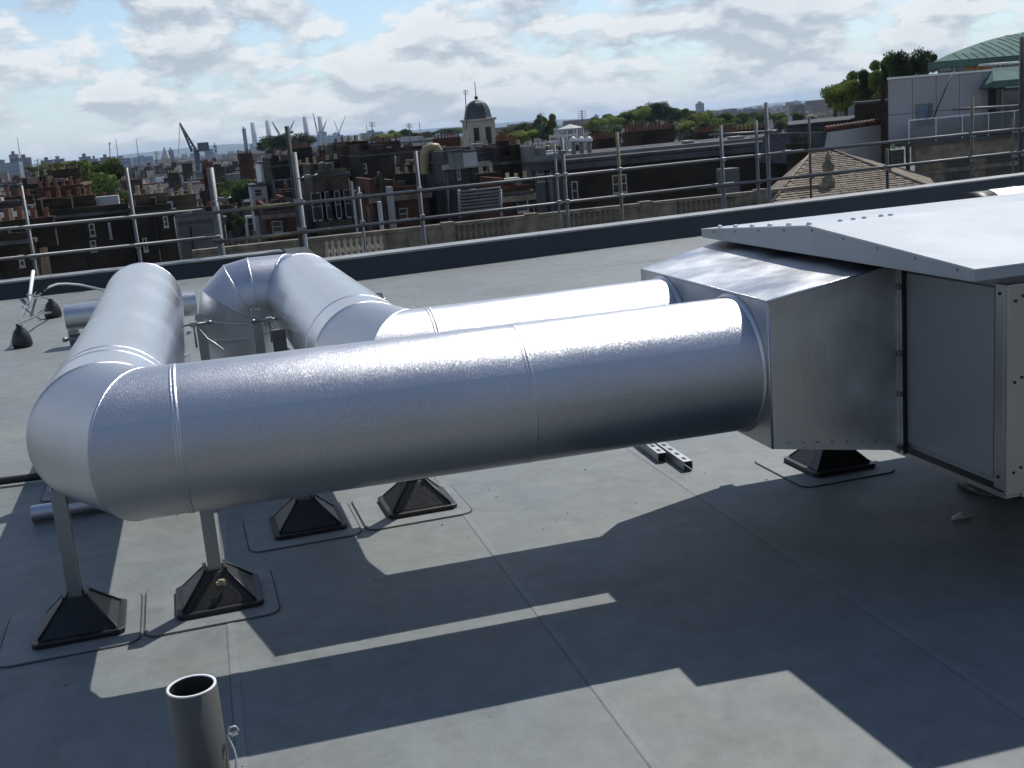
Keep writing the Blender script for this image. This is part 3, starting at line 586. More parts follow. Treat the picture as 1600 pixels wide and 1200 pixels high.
for (px, py, r, m_, lb) in poles:
    p = at(px, py, y=YS+.07+(r-.024)); t = thing('scaffold_pole', lb, 'scaffold pole', (p.x, p.y, -2), group='scaffold uprights')
    MB().tube((p.x, p.y, -3.0), p, r*.95, 12).build('pole_tube', m_, t)
    for zz, off in ((.845, 0), (.455, 0)):
        if p.z > zz: MB().box((p.x, YS+.035, zz), (.07, .07, .07)).build('coupler', bolt_m, t, bevel=.012)
def clampset(px, py, nm='double_coupler'):
    p = at(px, py, y=YS+.02); t = thing(nm, 'scaffold coupler with bolts clamped at %s' % {480: 'the tall dark pole', 878: 'the pole below the gazebo', 1200: 'the tallest right hand pole', 345: 'the thick grey pole'}[px], 'coupler', p, group='loose couplers on the poles')
    MB().box(p, (.09, .07, .06), .3).build('coupler_body', scaff_m, t, bevel=.012)
    for s_ in (-1, 1): MB().tube(p+Vector((s_*.04, -.03, 0)), p+Vector((s_*.14, -.03, .02*s_)), .009, 6).build('coupler_bolt', bolt_m, t)
for q in ((480, 276), (878, 238), (1200, 206), (345, 312)): clampset(*q)
a = at(1108, 211, y=YS+.1); c = at(1210, 205, y=YS+.1)
tag(MB().tube(a, c, .02, 10).build('scaffold_tie', scaff_m), 'short horizontal tie tube on the right hand group of poles', 'scaffold')
a = at(1488, 171, y=YS+.1); c = at(1600, 165, y=YS+.1)
tag(MB().tube(a, c, .022, 10).build('scaffold_tie', scaff_m), 'horizontal tube crossing the brown pole at far right', 'scaffold')
a = at(1530, 102, y=YS+.1); c = at(1600, 97, y=YS+.1)
tag(MB().tube(a, c, .02, 10).build('scaffold_tie', white_st), 'pale horizontal tube below the copper roof at far right', 'scaffold')

ZG = -24.0
# ------------------------------------------------------------------ ground, hills
b = MB(); R_ = 11000; b.add([(-R_, -2000, ZG), (R_, -2000, ZG), (R_, R_, ZG), (-R_, R_, ZG)], [(0, 1, 2, 3)])
g = struct(b.build('ground', mat('city_ground', (.09, .09, .075), .9, var=.5, scale=.02))); 
def hills(name, y0, y1, h, seed, c, n=160, x0=-9000, x1=10500):
    rr = random.Random(seed); ph = [rr.uniform(0, 6) for _ in range(6)]; b = MB(); vs = []
    for j in range(5):
        for i in range(n+1):
            x = x0+(x1-x0)*i/n; f = sum(sin(x*k_*.00045+ph[k])*a for k, (k_, a) in enumerate(((1, .3), (2.3, .25), (5.1, .14), (11, .07), (23, .04))))+.62
            z = h*max(.12, f)*(sin(pi*j/8)) ; vs.append((x, y0+(y1-y0)*j/4, ZG+z))
    b.add(vs, [(j*(n+1)+i, j*(n+1)+i+1, (j+1)*(n+1)+i+1, (j+1)*(n+1)+i) for j in range(4) for i in range(n)], True)
    return struct(b.build(name, mat(name+'_cover', c, .95, var=.45, scale=.004)))
hills('hills', 6500, 9500, 66, 4, (.04, .06, .06))

# ------------------------------------------------------------------ windows, houses
def windowset(par, x, z, w_, h_, y, fm=None, gm=None, bars=1, sill=True, depth=.10):
    """window on a facade facing -Y; y is the wall face; local or world coords of the parent"""
    fm = fm or sash_m; gm = gm or glassd; b = MB(); f_ = .055
    b.b2((x-w_/2, y-.03, z), (x-w_/2+f_, y+.05, z+h_)); b.b2((x+w_/2-f_, y-.03, z), (x+w_/2, y+.05, z+h_))
    b.b2((x-w_/2+f_, y-.03, z), (x+w_/2-f_, y+.05, z+f_)); b.b2((x-w_/2+f_, y-.03, z+h_-f_), (x+w_/2-f_, y+.05, z+h_))
    if bars: b.b2((x-w_/2+f_, y-.026, z+h_*.5-.03), (x+w_/2-f_, y+.04, z+h_*.5+.03))
    if bars > 1:
        for k in range(1, bars): b.b2((x-w_/2+w_*k/bars-.02, y-.024, z+f_), (x-w_/2+w_*k/bars+.02, y+.04, z+h_-f_))
    if sill: b.b2((x-w_/2-.02, y-.08, z-.06), (x+w_/2+.02, y-.004, z-.002))
    o = b.build('window', fm, par, world=False)
    MB().b2((x-w_/2+f_*.5, y-.012, z+f_*.5), (x+w_/2-f_*.5, y+.02, z+h_-f_*.5)).build('pane', gm, o, world=False)
    return o
def chimney(par, x, y, z0, z1, n, m_, pot=None, w_=None, d_=.55):
    w_ = w_ or .35+.42*n; b = MB(); b.b2((x-w_/2, y-d_/2, z0), (x+w_/2, y+d_/2, z1)); b.b2((x-w_/2-.06, y-d_/2-.06, z1-.35), (x+w_/2+.06, y+d_/2+.06, z1-.2)); b.b2((x-w_/2-.04, y-d_/2-.04, z1+.001), (x+w_/2+.04, y+d_/2+.04, z1+.08))
    o = b.build('chimney', m_, par, world=False)
    for k in range(n):
        h_ = random.uniform(.28, .55); MB().lathe([(.12, 0), (.10, h_*.8), (.125, h_*.9), (.11, h_)], 7, (x-w_/2+w_*(k+.5)/n, y, z1+.08)).build('chimney_pot', pot or terracotta, o, world=False)
    return o
def house(style, W, D, H, wm, rm, desc, pot=None, seed=0):
    random.seed(seed); t = thing('terraced_house', desc, 'house', (0, -500, ZG))
    Hr = 2.6
    MB().b2((-W/2, -D/2, 0), (W/2, D/2, H)).build('wall', wm, t, world=False)
    def win_rows(zs, n=3, w_=1.0, h_=1.7, fm=None):
        for z in zs:
            for k in range(n): windowset(t, -W/2+W*(k+.5)/n, z, w_, h_, -D/2-.002, fm)
    if style == 'mansard':
        b = MB(); b.hull([(-W/2+.3, -D/2+.25, H), (W/2-.3, -D/2+.25, H), (W/2-.3, D/2-.25, H), (-W/2+.3, D/2-.25, H)], [(-W/2+.3, -D/2+1.3, H+Hr), (W/2-.3, -D/2+1.3, H+Hr), (W/2-.3, D/2-1.3, H+Hr), (-W/2+.3, D/2-1.3, H+Hr)])
        b.build('roof', rm, t, world=False)
        MB().b2((-W/2, -D/2-.06, H+.001), (W/2, -D/2+.18, H+.75)).build('parapet', wm, t, world=False)
        for s_ in (-1, 1): MB().b2((s_*W/2-.14 if s_ > 0 else -W/2, -D/2+.2, H+.001), (s_*W/2 if s_ > 0 else -W/2+.28, D/2, H+Hr+.45)).build('party_wall', wm, t, world=False)
        for k in range(2):
            x = -W/2+W*(k+.5)/2; d = MB().b2((x-.65, -D/2+.55, H+.35), (x+.65, -D/2+1.9, H+2.1)).build('dormer', lead if k % 2 else white_p, t, world=False)
            windowset(d, x, H+.6, 1.0, 1.3, -D/2+.53, sill=False)
        win_rows([H-2.6, H-5.6, H-8.6], 3)
        MB().b2((-W/2-.02, -D/2-.12, H-.35), (W/2+.02, -D/2-.003, H-.1)).build('cornice', cream, t, world=False)
    elif style == 'gable':
        b = MB(); e = .25; y0, y1 = -D/2-e, D/2+e
        b.add([(-W/2, y0, H-.05), (W/2, y0, H-.05), (W/2, 0, H+Hr+.6), (-W/2, 0, H+Hr+.6), (-W/2, y1, H-.05), (W/2, y1, H-.05), (-W/2, y0, H-.2), (W/2, y0, H-.2), (W/2, y1, H-.2), (-W/2, y1, H-.2)],
              [(0, 1, 2, 3), (3, 2, 5, 4), (0, 6, 7, 1), (4, 5, 8, 9), (6, 9, 8, 7), (0, 3, 4, 9, 6), (1, 7, 8, 5, 2)]); b.build('roof', rm, t, world=False)
        MB().box((0, 0, H+Hr+.62), (W, .22, .14)).build('ridge_tiles', terracotta, t, world=False)
        for k in (-1, 1): MB().box((k*W*.22, -D*.25, H+(Hr+.6)*.5+.10), (.8, 1.1, .08), R=Matrix.Rotation(math.atan2(Hr+.6, D/2), 3, 'X')).build('rooflight', glassb, t, world=False)
        win_rows([H-2.5, H-5.5, H-8.5], 3)
    elif style == 'front':
        b = MB(); x0, x1 = -W/2, W/2
        b.add([(x0, -D/2-.003, H), (x1, -D/2-.003, H), (0, -D/2-.003, H+Hr+1), (x0, D/2, H), (x1, D/2, H), (0, D/2, H+Hr+1)], [(0, 1, 2), (3, 5, 4), (0, 3, 4, 1)]); b.build('gable_wall', wm, t, world=False)
        for s_ in (-1, 1):
            b = MB(); b.hull([(s_*(W/2+.2), -D/2-.2, H-.2), (s_*(W/2+.2), D/2+.2, H-.2), (0, D/2+.2, H+Hr+1.02), (0, -D/2-.2, H+Hr+1.02)], [(s_*(W/2+.2), -D/2-.2, H-.02), (s_*(W/2+.2), D/2+.2, H-.02), (0, D/2+.2, H+Hr+1.2), (0, -D/2-.2, H+Hr+1.2)]); b.build('roof', rm, t, world=False)
        windowset(t, 0, H+.5, 1.5, 1.5, -D/2-.006, bars=3); win_rows([H-2.6, H-5.6], 2, 1.3, 1.7)
    else:   # flat
        MB().b2((-W/2-.05, -D/2-.08, H+.001), (W/2+.05, -D/2+.25, H+.9)).build('parapet', wm, t, world=False)
        MB().b2((-W/2+.1, -D/2+.26, H+.002), (W/2-.1, D/2, H+.12)).build('flat_roof', lead, t, world=False)
        MB().b2((-W/2-.09, -D/2-.12, H+.901), (W/2+.09, -D/2+.29, H+1.0)).build('coping', cream, t, world=False)
        MB().b2((-W*.3, 0, H+.12), (W*.1, D*.35, H+2.3)).build('roof_housing', grey_r, t, world=False)
        win_rows([H-2.4, H-5.4, H-8.4], 3, 1.0, 1.6)
    zt = H+Hr+1.6
    chimney(t, -W/2+.05, -D*.12, H-.3, zt, 4, wm, pot); chimney(t, -W/2+.05, D*.28, H-.3, zt-.3, 3, wm, pot)
    return t
PR = [
 (house('mansard', 6.2, 10, 16.2, bk_tan, slate, 'stock brick terraced house with slate mansard and dormers', buffpot, 1), 6.2),
 (house('mansard', 5.8, 10, 16.6, bk_red, slate, 'red brick terraced house with slate mansard and dormers', terracotta, 2), 5.8),
 (house('gable', 6.5, 9.5, 16.0, bk_dark, slate2, 'dark brick terraced house with weathered slate roof', terracotta, 3), 6.5),
 (house('gable', 7.0, 9.5, 15.6, cream, slate, 'cream terraced house with slate pitched roof', terracotta, 4), 7.0),
 (house('front', 6.2, 11, 15.0, bk_red, tileroof, 'red brick house with tiled roof and front gable', terracotta, 5), 6.4),
 (house('flat', 7.4, 10, 17.4, bk_brown, lead, 'brown brick house with flat roof and pale coping', buffpot, 6), 7.5),
 (house('front', 5.8, 11, 15.4, white_p, slate2, 'white rendered house with front gable', terracotta, 7), 6.0),
 (house('mansard', 7.0, 10, 15.8, bk_dark, slate, 'dark brown house with mansard and pale dormers', terracotta, 8), 7.0),
]
ORD = ['first', 'second', 'third', 'fourth', 'fifth', 'sixth', 'seventh', 'eighth', 'ninth', 'tenth', 'eleventh', 'twelfth', 'thirteenth', 'fourteenth', 'fifteenth', 'sixteenth', 'seventeenth', 'eighteenth', 'nineteenth', 'twentieth']+['%dth' % k for k in range(21, 60)]
used = set()
def place(pi_, loc, rz, label, sc_=1):
    o = PR[pi_][0]
    if pi_ not in used: used.add(pi_)
    else: o = copy_tree(o)
    o.location = loc; o.rotation_euler.z = rz; o['label'] = label; o['group'] = 'terraced houses in the city'
    if sc_ != 1: o.scale = (sc_, sc_, sc_)
    return o
rowname = ['nearest']+ORD[1:]
rs = random.Random(21)
ROWS = [(76, -20, 330, .02, .2, .5), (90, 60, 400, .00, .5, .5), (106, -20, 470, .05, .8, 1.), (124, 60, 400, .0, 1.2, 1.), (144, -25, 480, -.05, 1.6, 1.4), (165, -20, 480, .03, 2, 1), (190, -30, 520, .08, 2.2, 1.2), (220, -30, 520, -.03, 2.2, 1.), (255, -30, 560, -.06, 2.6, 1.), (300, -30, 620, .04, 2.4, 2.), (350, -30, 640, .02, 2.6, 2.), (420, -30, 700, 0, 2.8, 2.), (510, -40, 740, .05, 3, 3), (640, -40, 760, 0, 3, 3)]
for ri, (D, pa, pb, yaw, dz, jit) in enumerate(ROWS):
    x = at(pa, 300, y=D).x; xe = at(pb, 300, y=D).x; k = 0; run = rs.randrange(8); left = rs.randint(2, 5)
    while x < xe:
        if left == 0: run = rs.choice([0, 1, 2, 3, 4, 5, 6, 7, 0, 2, 7]); left = rs.randint(1, 4); x += rs.choice([0, 0, 1.5, 4])
        wd = PR[run][1]; y = D+(x)*yaw+(rs.uniform(-jit, jit) if left % 3 == 0 else 0)
        lb = '%s, %s from left in %s terrace row' % (PR[run][0]['label'].split(',')[0].replace('terraced ', ''), ORD[k], rowname[ri]) if ri or True else ''
        place(run, (x+wd/2, y, ZG-1.2+dz+rs.choice([-.6, 0, 0, .8])), math.atan(yaw)+0, lb); x += wd; k += 1; left -= 1
# label each prototype in use is overwritten by place()

# ------------------------------------------------------------------ individual blocks, placed by depth
def wedge(x0, x1, y0, y1, z0, z1, on=True):
    """block whose west wall runs along the diagonal side street"""
    k = y1/y0 if on else 1
    return MB().ext([(x0, y0), (x1, y0), (x1*(k if on else 1), y1), (x0*k, y1)], z0, z1)
def block(name, label, cat, px0, px1, pyt, D, m_, depth=12, wins=(), grid=None, roofm=None, coping=None, zb=ZG, slope=0, fm=None, gm=None, parapet_h=.0, group=None):
    a = at(px0, pyt, y=D); c = at(px1, pyt-.1*(px1-px0), y=D); z1 = a.z
    t = thing(name, label, cat, (a.x, D, zb), group=group)
    wedge(a.x, c.x, D, D+depth, zb, z1, px0 > 1000 or name.startswith('long')).build('wall', m_, t)
    wedge(a.x-.1, c.x+.1, D-.1, D+depth+.1, z1+.001, z1+.16, px0 > 1000 or name.startswith('long')).build('roof', roofm or lead, t)
    if coping: MB().b2((a.x-.15, D-.18, z1-.35), (c.x+.15, D-.003, z1-.05)).build('cornice', coping, t)
    W_ = c.x-a.x; rb = random.Random(int(px0*7+pyt*3+900)); H_ = z1-zb
    if px1-px0 > 30 and cat == 'building' and px0 < 1000 and not name.startswith('long'):
        for f_ in (.03, .5+rb.uniform(-.15, .15), .97): MB().tube((W_*f_, -.09, H_-9), (W_*f_, -.09, H_-.2), .055, 6).build('drainpipe', black, t, world=False)
        for q_ in (0, .42+rb.uniform(-.1, .1)):
            if W_ < 60: MB().b2((W_*q_, .05, H_+.161), (min(W_, W_*q_+.25), depth*.8, H_+.161+rb.uniform(.5, .9))).build('party_wall', m_, t, world=False)
        nst = 2 if px1-px0 < 200 else 3
        if not name.startswith('long') and px0 < 1000:
            for i in range(nst): chimney(t, W_*(i+.5)/nst+rb.uniform(-.5, .5), depth*rb.uniform(.3, .8), H_-.3, H_+rb.uniform(.3, 1.1), rb.randint(2, 5), rb.choice([bk_dark, bk_brown, bk_tan]), rb.choice([terracotta, buffpot]))
        for i in range(nst+1): x_ = rb.uniform(.5, W_-1); y_ = rb.uniform(1, depth-1); MB().b2((x_, y_, H_+.162), (x_+rb.uniform(.5, 1.3), y_+rb.uniform(.5, 1.2), H_+.162+rb.uniform(.2, .8))).build('roof_hatch', rb.choice([pale_blk, grey_r, lead]), t, world=False)
        if depth >= 4: MB().b2((.1, .0, H_+.162), (W_-.1, .22, H_+.45)).build('parapet', m_, t, world=False)
    for (wx0, wy0, wx1, wy1) in wins:
        p = at(wx0, wy0, y=D); q = at(wx1, wy1, y=D); w_ = abs(q.x-p.x); h_ = p.z-q.z
        o = windowset(t, (p.x+q.x)/2-a.x, q.z-zb, w_, h_, -.002, fm, gm, bars=1 if w_ < 1.6 else 3)
    if grid:
        nx, nz, dz_, w_, h_ = grid
        for i in range(nx):
            for j in range(nz): windowset(t, (c.x-a.x)*(i+.5)/nx, z1-zb-1.0-h_-dz_*j, w_, h_, -.002, fm, gm)
    return t, a.x, c.x, z1
def box_on(name, label, cat, px0, px1, py0, py1, D, m_, depth=3, extra=None, group=None):
    a = at(px0, py1, y=D); c = at(px1, py1, y=D); tt = at((px0+px1)/2, py0, y=D); zb = min(a.z, c.z)
    o = MB().b2((a.x, D, zb), (c.x, D+depth, tt.z)).build(name, m_, bevel=.03); return tag(o, label, cat, group)
# foreground-left
block('brick_block', 'big dark brown brick block at left with red tiled top', 'building', 38, 122, 300, 78, bk_dark, 9, grid=(3, 3, 3.2, .9, 1.5), roofm=tileroof)
block('brick_block', 'dark flat roofed block with pale trim at the left edge', 'building', -60, 46, 336, 66, bk_brown, 5, grid=(4, 2, 3.2, 1.0, 1.5), coping=white_p)
block('brick_block', 'low dark block with tall windows left of the big tree', 'building', 60, 205, 345, 62, bk_dark, 4, wins=((62, 366, 76, 378), (138, 350, 150, 368), (140, 376, 152, 392), (168, 348, 176, 372)))
block('brick_block', 'black walled block with white window below the slate roof', 'building', 205, 272, 338, 60, bk_dark, 4, wins=((254, 338, 264, 354), (222, 372, 232, 392)))
block('tan_wing', 'tan brick wing with orange side and cream panels at far left', 'building', -40, 52, 388, 50, bk_brown, 4, wins=((28, 398, 40, 416),), roofm=slate2)
block('garage_roof', 'long low building with pale slate roof behind the scaffold', 'building', 262, 352, 352, 70, grey_r, 5, roofm=slate2)
# centre
block('white_gable_house', 'narrow white rendered house end with two dark windows', 'building', 406, 425, 256, 108, white_p, 9, wins=((411, 265, 414, 276), (417, 264, 421, 275)))
block('white_gable_house', 'small pale blue fronted house below the narrow white house end', 'building', 392, 416, 292, 100, pale_blk, 6, wins=((397, 296, 410, 306),))
block('brick_block', 'very dark tall brick block behind the tall dark pole', 'building', 424, 498, 262, 96, bk_dark, 14, grid=(4, 4, 3.4, .9, 1.6))
block('brick_block', 'red brick block with creeper below the very dark block', 'building', 412, 470, 335, 80, bk_red, 8, wins=((424, 346, 442, 362),), coping=stone)
block('stock_brick_house', 'slate topped house with round headed dormers in the centre', 'building', 498, 524, 272, 92, slate, 9, grid=(2, 3, 3.4, 1.1, 1.8))
block('stock_brick_house', 'tall tan brick house with two windows above each other', 'building', 519, 562, 246, 88, bk_tan, 12, wins=((545, 262, 549, 274), (549, 298, 554, 312), (530, 296, 535, 312), (532, 326, 539, 342)))
block('stock_brick_house', 'shorter tan brick house with white sashes in the centre', 'building', 486, 545, 278, 80, bk_tan, 9, grid=(4, 4, 3.5, 1.0, 1.9))
block('brown_block', 'wide plain brown brick block in the centre', 'building', 562, 662, 246, 82, bk_brown, 14, wins=((565, 256, 574, 270), (589, 268, 594, 280), (640, 300, 648, 312)), roofm=lead)
block('brown_block', 'low orange brown brick block below the wide brown block', 'building', 580, 670, 308, 68, bk_red, 8, wins=((622, 326, 638, 342),), coping=stone)
block('brown_block', 'dark brown block with bow shaped stone mast foot', 'building', 664, 716, 276, 72, bk_dark, 10, roofm=lead)
block('slate_block', 'slate clad block with white sash windows right of centre', 'building', 694, 800, 256, 66, slate, 12, wins=((713, 262, 720, 280), (752, 256, 763, 280), (774, 252, 786, 270)), coping=cream, roofm=lead)
block('dark_house', 'dark house with sooty gable left of the gazebo', 'building', 780, 842, 258, 64, bk_dark, 10, grid=(3, 3, 3.3, .8, 1.5))
block('red_block', 'low red brick block with dark opening right of centre', 'building', 783, 832, 306, 58, bk_red, 7, wins=((806, 312, 826, 330),), coping=stone)
block('grey_block', 'grey block with tall pale flue in front of the long wall', 'building', 830, 880, 258, 62, grey_r, 8, wins=((838, 262, 862, 282),), coping=lead)
lw, lx0, lx1, lz = block('long_wall_building', 'long dark brown brick building with flat roof right of centre', 'building', 884, 1244, 255, 60, bk_dark, 16, wins=((956, 274, 980, 300), (892, 284, 904, 312)), coping=lead, roofm=lead)
MB().b2((lx0+.5, 62, lz+.165), (lx1-1, 62.6, lz+.35)).build('roof_kerb', grey_r, lw)
box_on('roof_cabinet', 'pale grey electrical cabinet standing by the right group of poles', 'cabinet', 1133, 1157, 263, 300, 56, grey_r, 1)
# louvred plant
vent_g = mat('louvre_grey', (.2, .2, .2), .7)
t = thing('plant_louvre', 'stack of pale horizontal louvre rails in the roofscape centre right', 'plant screen', at(716, 335, y=54))
for k in range(8):
    p = at(717, 300+k*5.2, y=54); q = at(783, 293+k*5.2, y=54); MB().tube(p, q, .05, 6).build('louvre_rail', vent_g if k % 2 else grey_r, t)
for px in (717, 782): MB().tube(at(px, 296, y=54.1), at(px+2, 340, y=54.1), .06, 6).build('louvre_post', pale_blk, t)
# roof boxes
box_on('roof_plant_box', 'beige square plant box on the brown block roof', 'roof box', 560, 594, 227, 246, 92, pale_blk, 4)
box_on('roof_plant_box', 'long grey water tank left of the beige plant box', 'roof box', 520, 549, 228, 243, 98, grey_r, 3)
block('pale_office', 'pale grey office with flat roof behind the centre roofs', 'building', 634, 700, 224, 140, pale_blk, 14, grid=(7, 2, 3.4, 1.4, 1.5))
# curved flue
p = at(665, 272, y=70); q = at(664, 243, y=70)
fl = MB().path([p, p.lerp(q, .5), q, q+Vector((.12, 0, .32)), q+Vector((.42, 0, .45)), q+Vector((.75, 0, .4)), q+Vector((.85, 0, .15))], .30, 12).build('curved_flue', yellow_m)
tag(fl, 'buff coloured flue with a curved hood in the centre roofscape', 'flue')
# terracotta creeper
# ------------------------------------------------------------------ balustraded building across the street
ZB0 = -1.72; YB = 42.0
bx0 = at(300, 395, y=YB).x; bx1 = at(1300, 285, y=YB).x
t = thing('balustraded_building', 'stone building with roof balustrade just beyond the scaffold', 'building', (bx0, YB, ZG))
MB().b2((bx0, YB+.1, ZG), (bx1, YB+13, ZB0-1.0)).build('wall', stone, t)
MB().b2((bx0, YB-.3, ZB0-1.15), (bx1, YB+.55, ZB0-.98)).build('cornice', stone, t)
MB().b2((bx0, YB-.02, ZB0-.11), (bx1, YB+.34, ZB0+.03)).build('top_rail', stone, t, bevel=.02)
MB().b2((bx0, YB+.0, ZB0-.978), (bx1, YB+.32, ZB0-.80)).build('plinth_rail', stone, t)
bm = None
_bs = []
def bstone():
    if not _bs: q = b0.copy(); q.materials[0] = mat('shaded_stone_baluster', (.16, .135, .10), .9, var=.4, scale=2); _bs.append(q)  # darker copy of the same stone, shade put into its colour
    return _bs[0]
def balusters(pa, pb, m_):
    global bm, b0
    xa = at(pa, 400, y=YB).x; xb = at(pb, 400, y=YB).x; n = max(2, int(round((xb-xa)/.215)))
    for k in range(n):
        if bm is None:
            o = MB().lathe([(.085, 0), (.085, .06), (.055, .09), (.096, .20), (.10, .27), (.05, .42), (.045, .46), (.08, .52), (.085, .58), (.055, .64), (.085, .689)], 8).build('baluster', m_, t, world=False); bm = o; b0 = o.data
        else:
            o = bm.copy(); col.objects.link(o); o.parent = t
            if m_ is stone: o.data = bstone()
        o.location = (xa+(xb-xa)*(k+.5)/n-t.location.x, .16, ZB0-.80-ZG)
def pier(pa, pb, n=1):
    xa = at(pa, 400, y=YB).x; xb = at(pb, 400, y=YB).x
    MB().b2((xa, YB+.02, ZB0-.80), (xb, YB+.30, ZB0-.111)).build('balustrade_panel', stone, t)
    for k in range(n):
        a = xa+(xb-xa)*(k+.06)/n; c = xa+(xb-xa)*(k+.94)/n; MB().b2((a, YB-.012, ZB0-.74), (c, YB+.018, ZB0-.17)).build('sunk_panel', stone, t)
for (a, c) in ((505, 607), (702, 797), (884, 972), (1060, 1153), (1232, 1266)): balusters(a+3, c-3, stone_lit if a < 600 else stone)
for (a, c, n) in ((300, 505, 3), (607, 702, 3), (797, 884, 2), (972, 1060, 3), (1153, 1232, 3), (1266, 1300, 1)): pier(a, c, n)
for px in (700, 832, 1012, 1192, 1297): 
    p = at(px, 350, y=YB).x; MB().b2((p-.25, YB-.05, ZB0-.97), (p+.25, YB+.37, ZB0+.08)).build('pedestal', stone, t, bevel=.02)
MB().b2((bx0+.2, YB+.6, ZB0-.999), (bx1-.2, YB+12.8, ZB0-.93)).build('flat_roof', mat('dark_bitumen', (.014, .014, .015), .95, var=.4, scale=.8, spec=.05), t)
p = at(1298, 285, y=YB)
tag(MB().lathe([(.26, 0), (.28, .12), (.16, .2), (.2, .42), (.27, .62), (.2, .78), (.1, .86), (.13, .98), (.07, 1.1), (0, 1.28)], 12, (p.x, YB+.16, ZB0+.081)).build('stone_finial', stone), 'stone urn finial at the right end of the balustrade', 'finial')
# lower balustrade, left
ZB1 = ZB0-.52; t2 = thing('balustraded_building', 'lower stone building at left with balustrade seen over the dark parapet', 'building', (at(-40, 430, y=YB).x, YB, ZG))
xa_ = at(-60, 430, y=YB).x
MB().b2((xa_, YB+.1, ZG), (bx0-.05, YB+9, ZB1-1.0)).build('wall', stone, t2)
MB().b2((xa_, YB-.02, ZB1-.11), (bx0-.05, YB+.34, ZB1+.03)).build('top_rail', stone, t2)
MB().b2((xa_, YB+.35, ZB1-.98), (bx0-.3, YB+8.8, ZB1-.9)).build('flat_roof', MATS['dark_bitumen'], t2)
x = at(52, 425, y=YB).x; xe = at(345, 395, y=YB).x
while x < min(xe, bx0-.2):
    o = bm.copy(); col.objects.link(o); o.parent = t2; o.location = (x-t2.location.x, .16, ZB1-.80-ZG); x += .26
for px in (20, 150, 252): p = at(px, 420, y=YB).x; MB().b2((p-.3, YB-.05, ZB1-.97), (p+.3, YB+.37, ZB1+.06)).build('pedestal', stone, t2)

# ------------------------------------------------------------------ domed tower
D = 120
a = at(733, 213, y=D); c = at(775, 208, y=D); xm = (a.x+c.x)/2; zt = at(754, 188, y=D).z; zp = at(749, 155, y=D).z; hw = (c.x-a.x)/2*.98
t = thing('domed_tower', 'square stone tower with a dark bell shaped dome and flagpole', 'tower', (xm, D+hw, ZG))
MB().box((xm, D+hw, (ZG+zt)/2), (2*hw, 2*hw, zt-ZG)).build('tower_wall', cream, t)
MB().box((xm, D+hw, zt+.1), (2*hw+.35, 2*hw+.35, .22)).build('cornice', cream, t)
Hd = zp-zt; b = MB(); vs = []; n = 8; prof = [(1.12, .2), (1.02, .38), (.96, .8), (.92, 1.3), (.86, 1.8), (.77, 2.25), (.64, 2.65), (.44, 2.97), (.22, 3.13), (.0, 3.2)]
for r, z in prof: vs += [(xm+hw*r*1.04*cos(2*pi*(k+.5)/n), D+hw+hw*r*1.04*sin(2*pi*(k+.5)/n), zt+z/3.2*Hd) for k in range(n)]
b.add(vs, [(j*n+k, j*n+(k+1) % n, (j+1)*n+(k+1) % n, (j+1)*n+k) for j in range(len(prof)-1) for k in range(n)]); b.build('dome', mat('dome_lead', (.035, .042, .042), .55, var=.3, scale=.6), t)
MB().tube((xm, D+hw, zp-.1), (xm, D+hw, at(747, 126, y=D).z), .06, 6).build('flagpole', white_st, t)
MB().lathe([(.0, 0), (.2, .1), (.2, .3), (0, .42)], 8, (xm, D+hw, zp)).build('ball_finial', lead, t)
for k in (-.45, .45):
    windowset(t, k*hw, zt-2.4-ZG, .6, 1.7, -hw-.003, mat('dark_frame', (.05, .05, .05), .6), sill=True)
# ------------------------------------------------------------------ white gazebo
D = 75; a = at(873, 222, y=D); c = at(911, 218, y=D); xm = (a.x+c.x)/2; R = (c.x-a.x)/2; z0 = a.z-.3; z1 = at(890, 203, y=D).z; z2 = at(888, 194, y=D).z
t = thing('gazebo', 'small white steel framed gazebo with shallow pitched roof', 'gazebo', (xm, D, z0))
for k in range(8): MB().tube((xm+R*cos(pi*k/4+.2), D+R*sin(pi*k/4+.2), z0), (xm+R*cos(pi*k/4+.2), D+R*sin(pi*k/4+.2), z1), .045, 6).build('post', white_st, t)
MB().lathe([(R*1.1, 0), (R*1.1, .1), (0, z2-z1)], 8, (xm, D, z1), smooth=False).build('roof', pale_blk, t)
t = thing('roof_guardrail', 'white guard rail beside the gazebo', 'guard rail', at(835, 235, y=74))
for k in range(9):
    px = 834+k*4.6; MB().tube(at(px, 238-k*.4, y=74), at(px, 224-k*.4, y=74), .025, 5).build('rail_post', white_st, t)
for dy in (0, 6): MB().tube(at(834, 224+dy, y=74), at(872, 220+dy, y=74), .025, 5).build('rail', white_st, t)
# three cowled flues
for k, px in enumerate((897, 909.5, 921.5)):
    p = at(px, 252, y=66); q = at(px-1, 221, y=66); t = thing('cowled_flue', '%s of three grey flues with bright cowls below the gazebo' % ('leftmost', 'middle', 'rightmost')[k], 'flue', p, group='three cowled flues')
    MB().tube(p, q, .13, 10).build('flue_pipe', mat('dull_flue', (.16, .15, .14), .6), t); MB().lathe([(.2, 0), (.24, .12), (.1, .26), (0, .3)], 10, q).build('cowl', white_st, t); MB().lathe([(.24, 0), (.24, .1), (.14, .16)], 10, p).build('flashing', white_st, t)
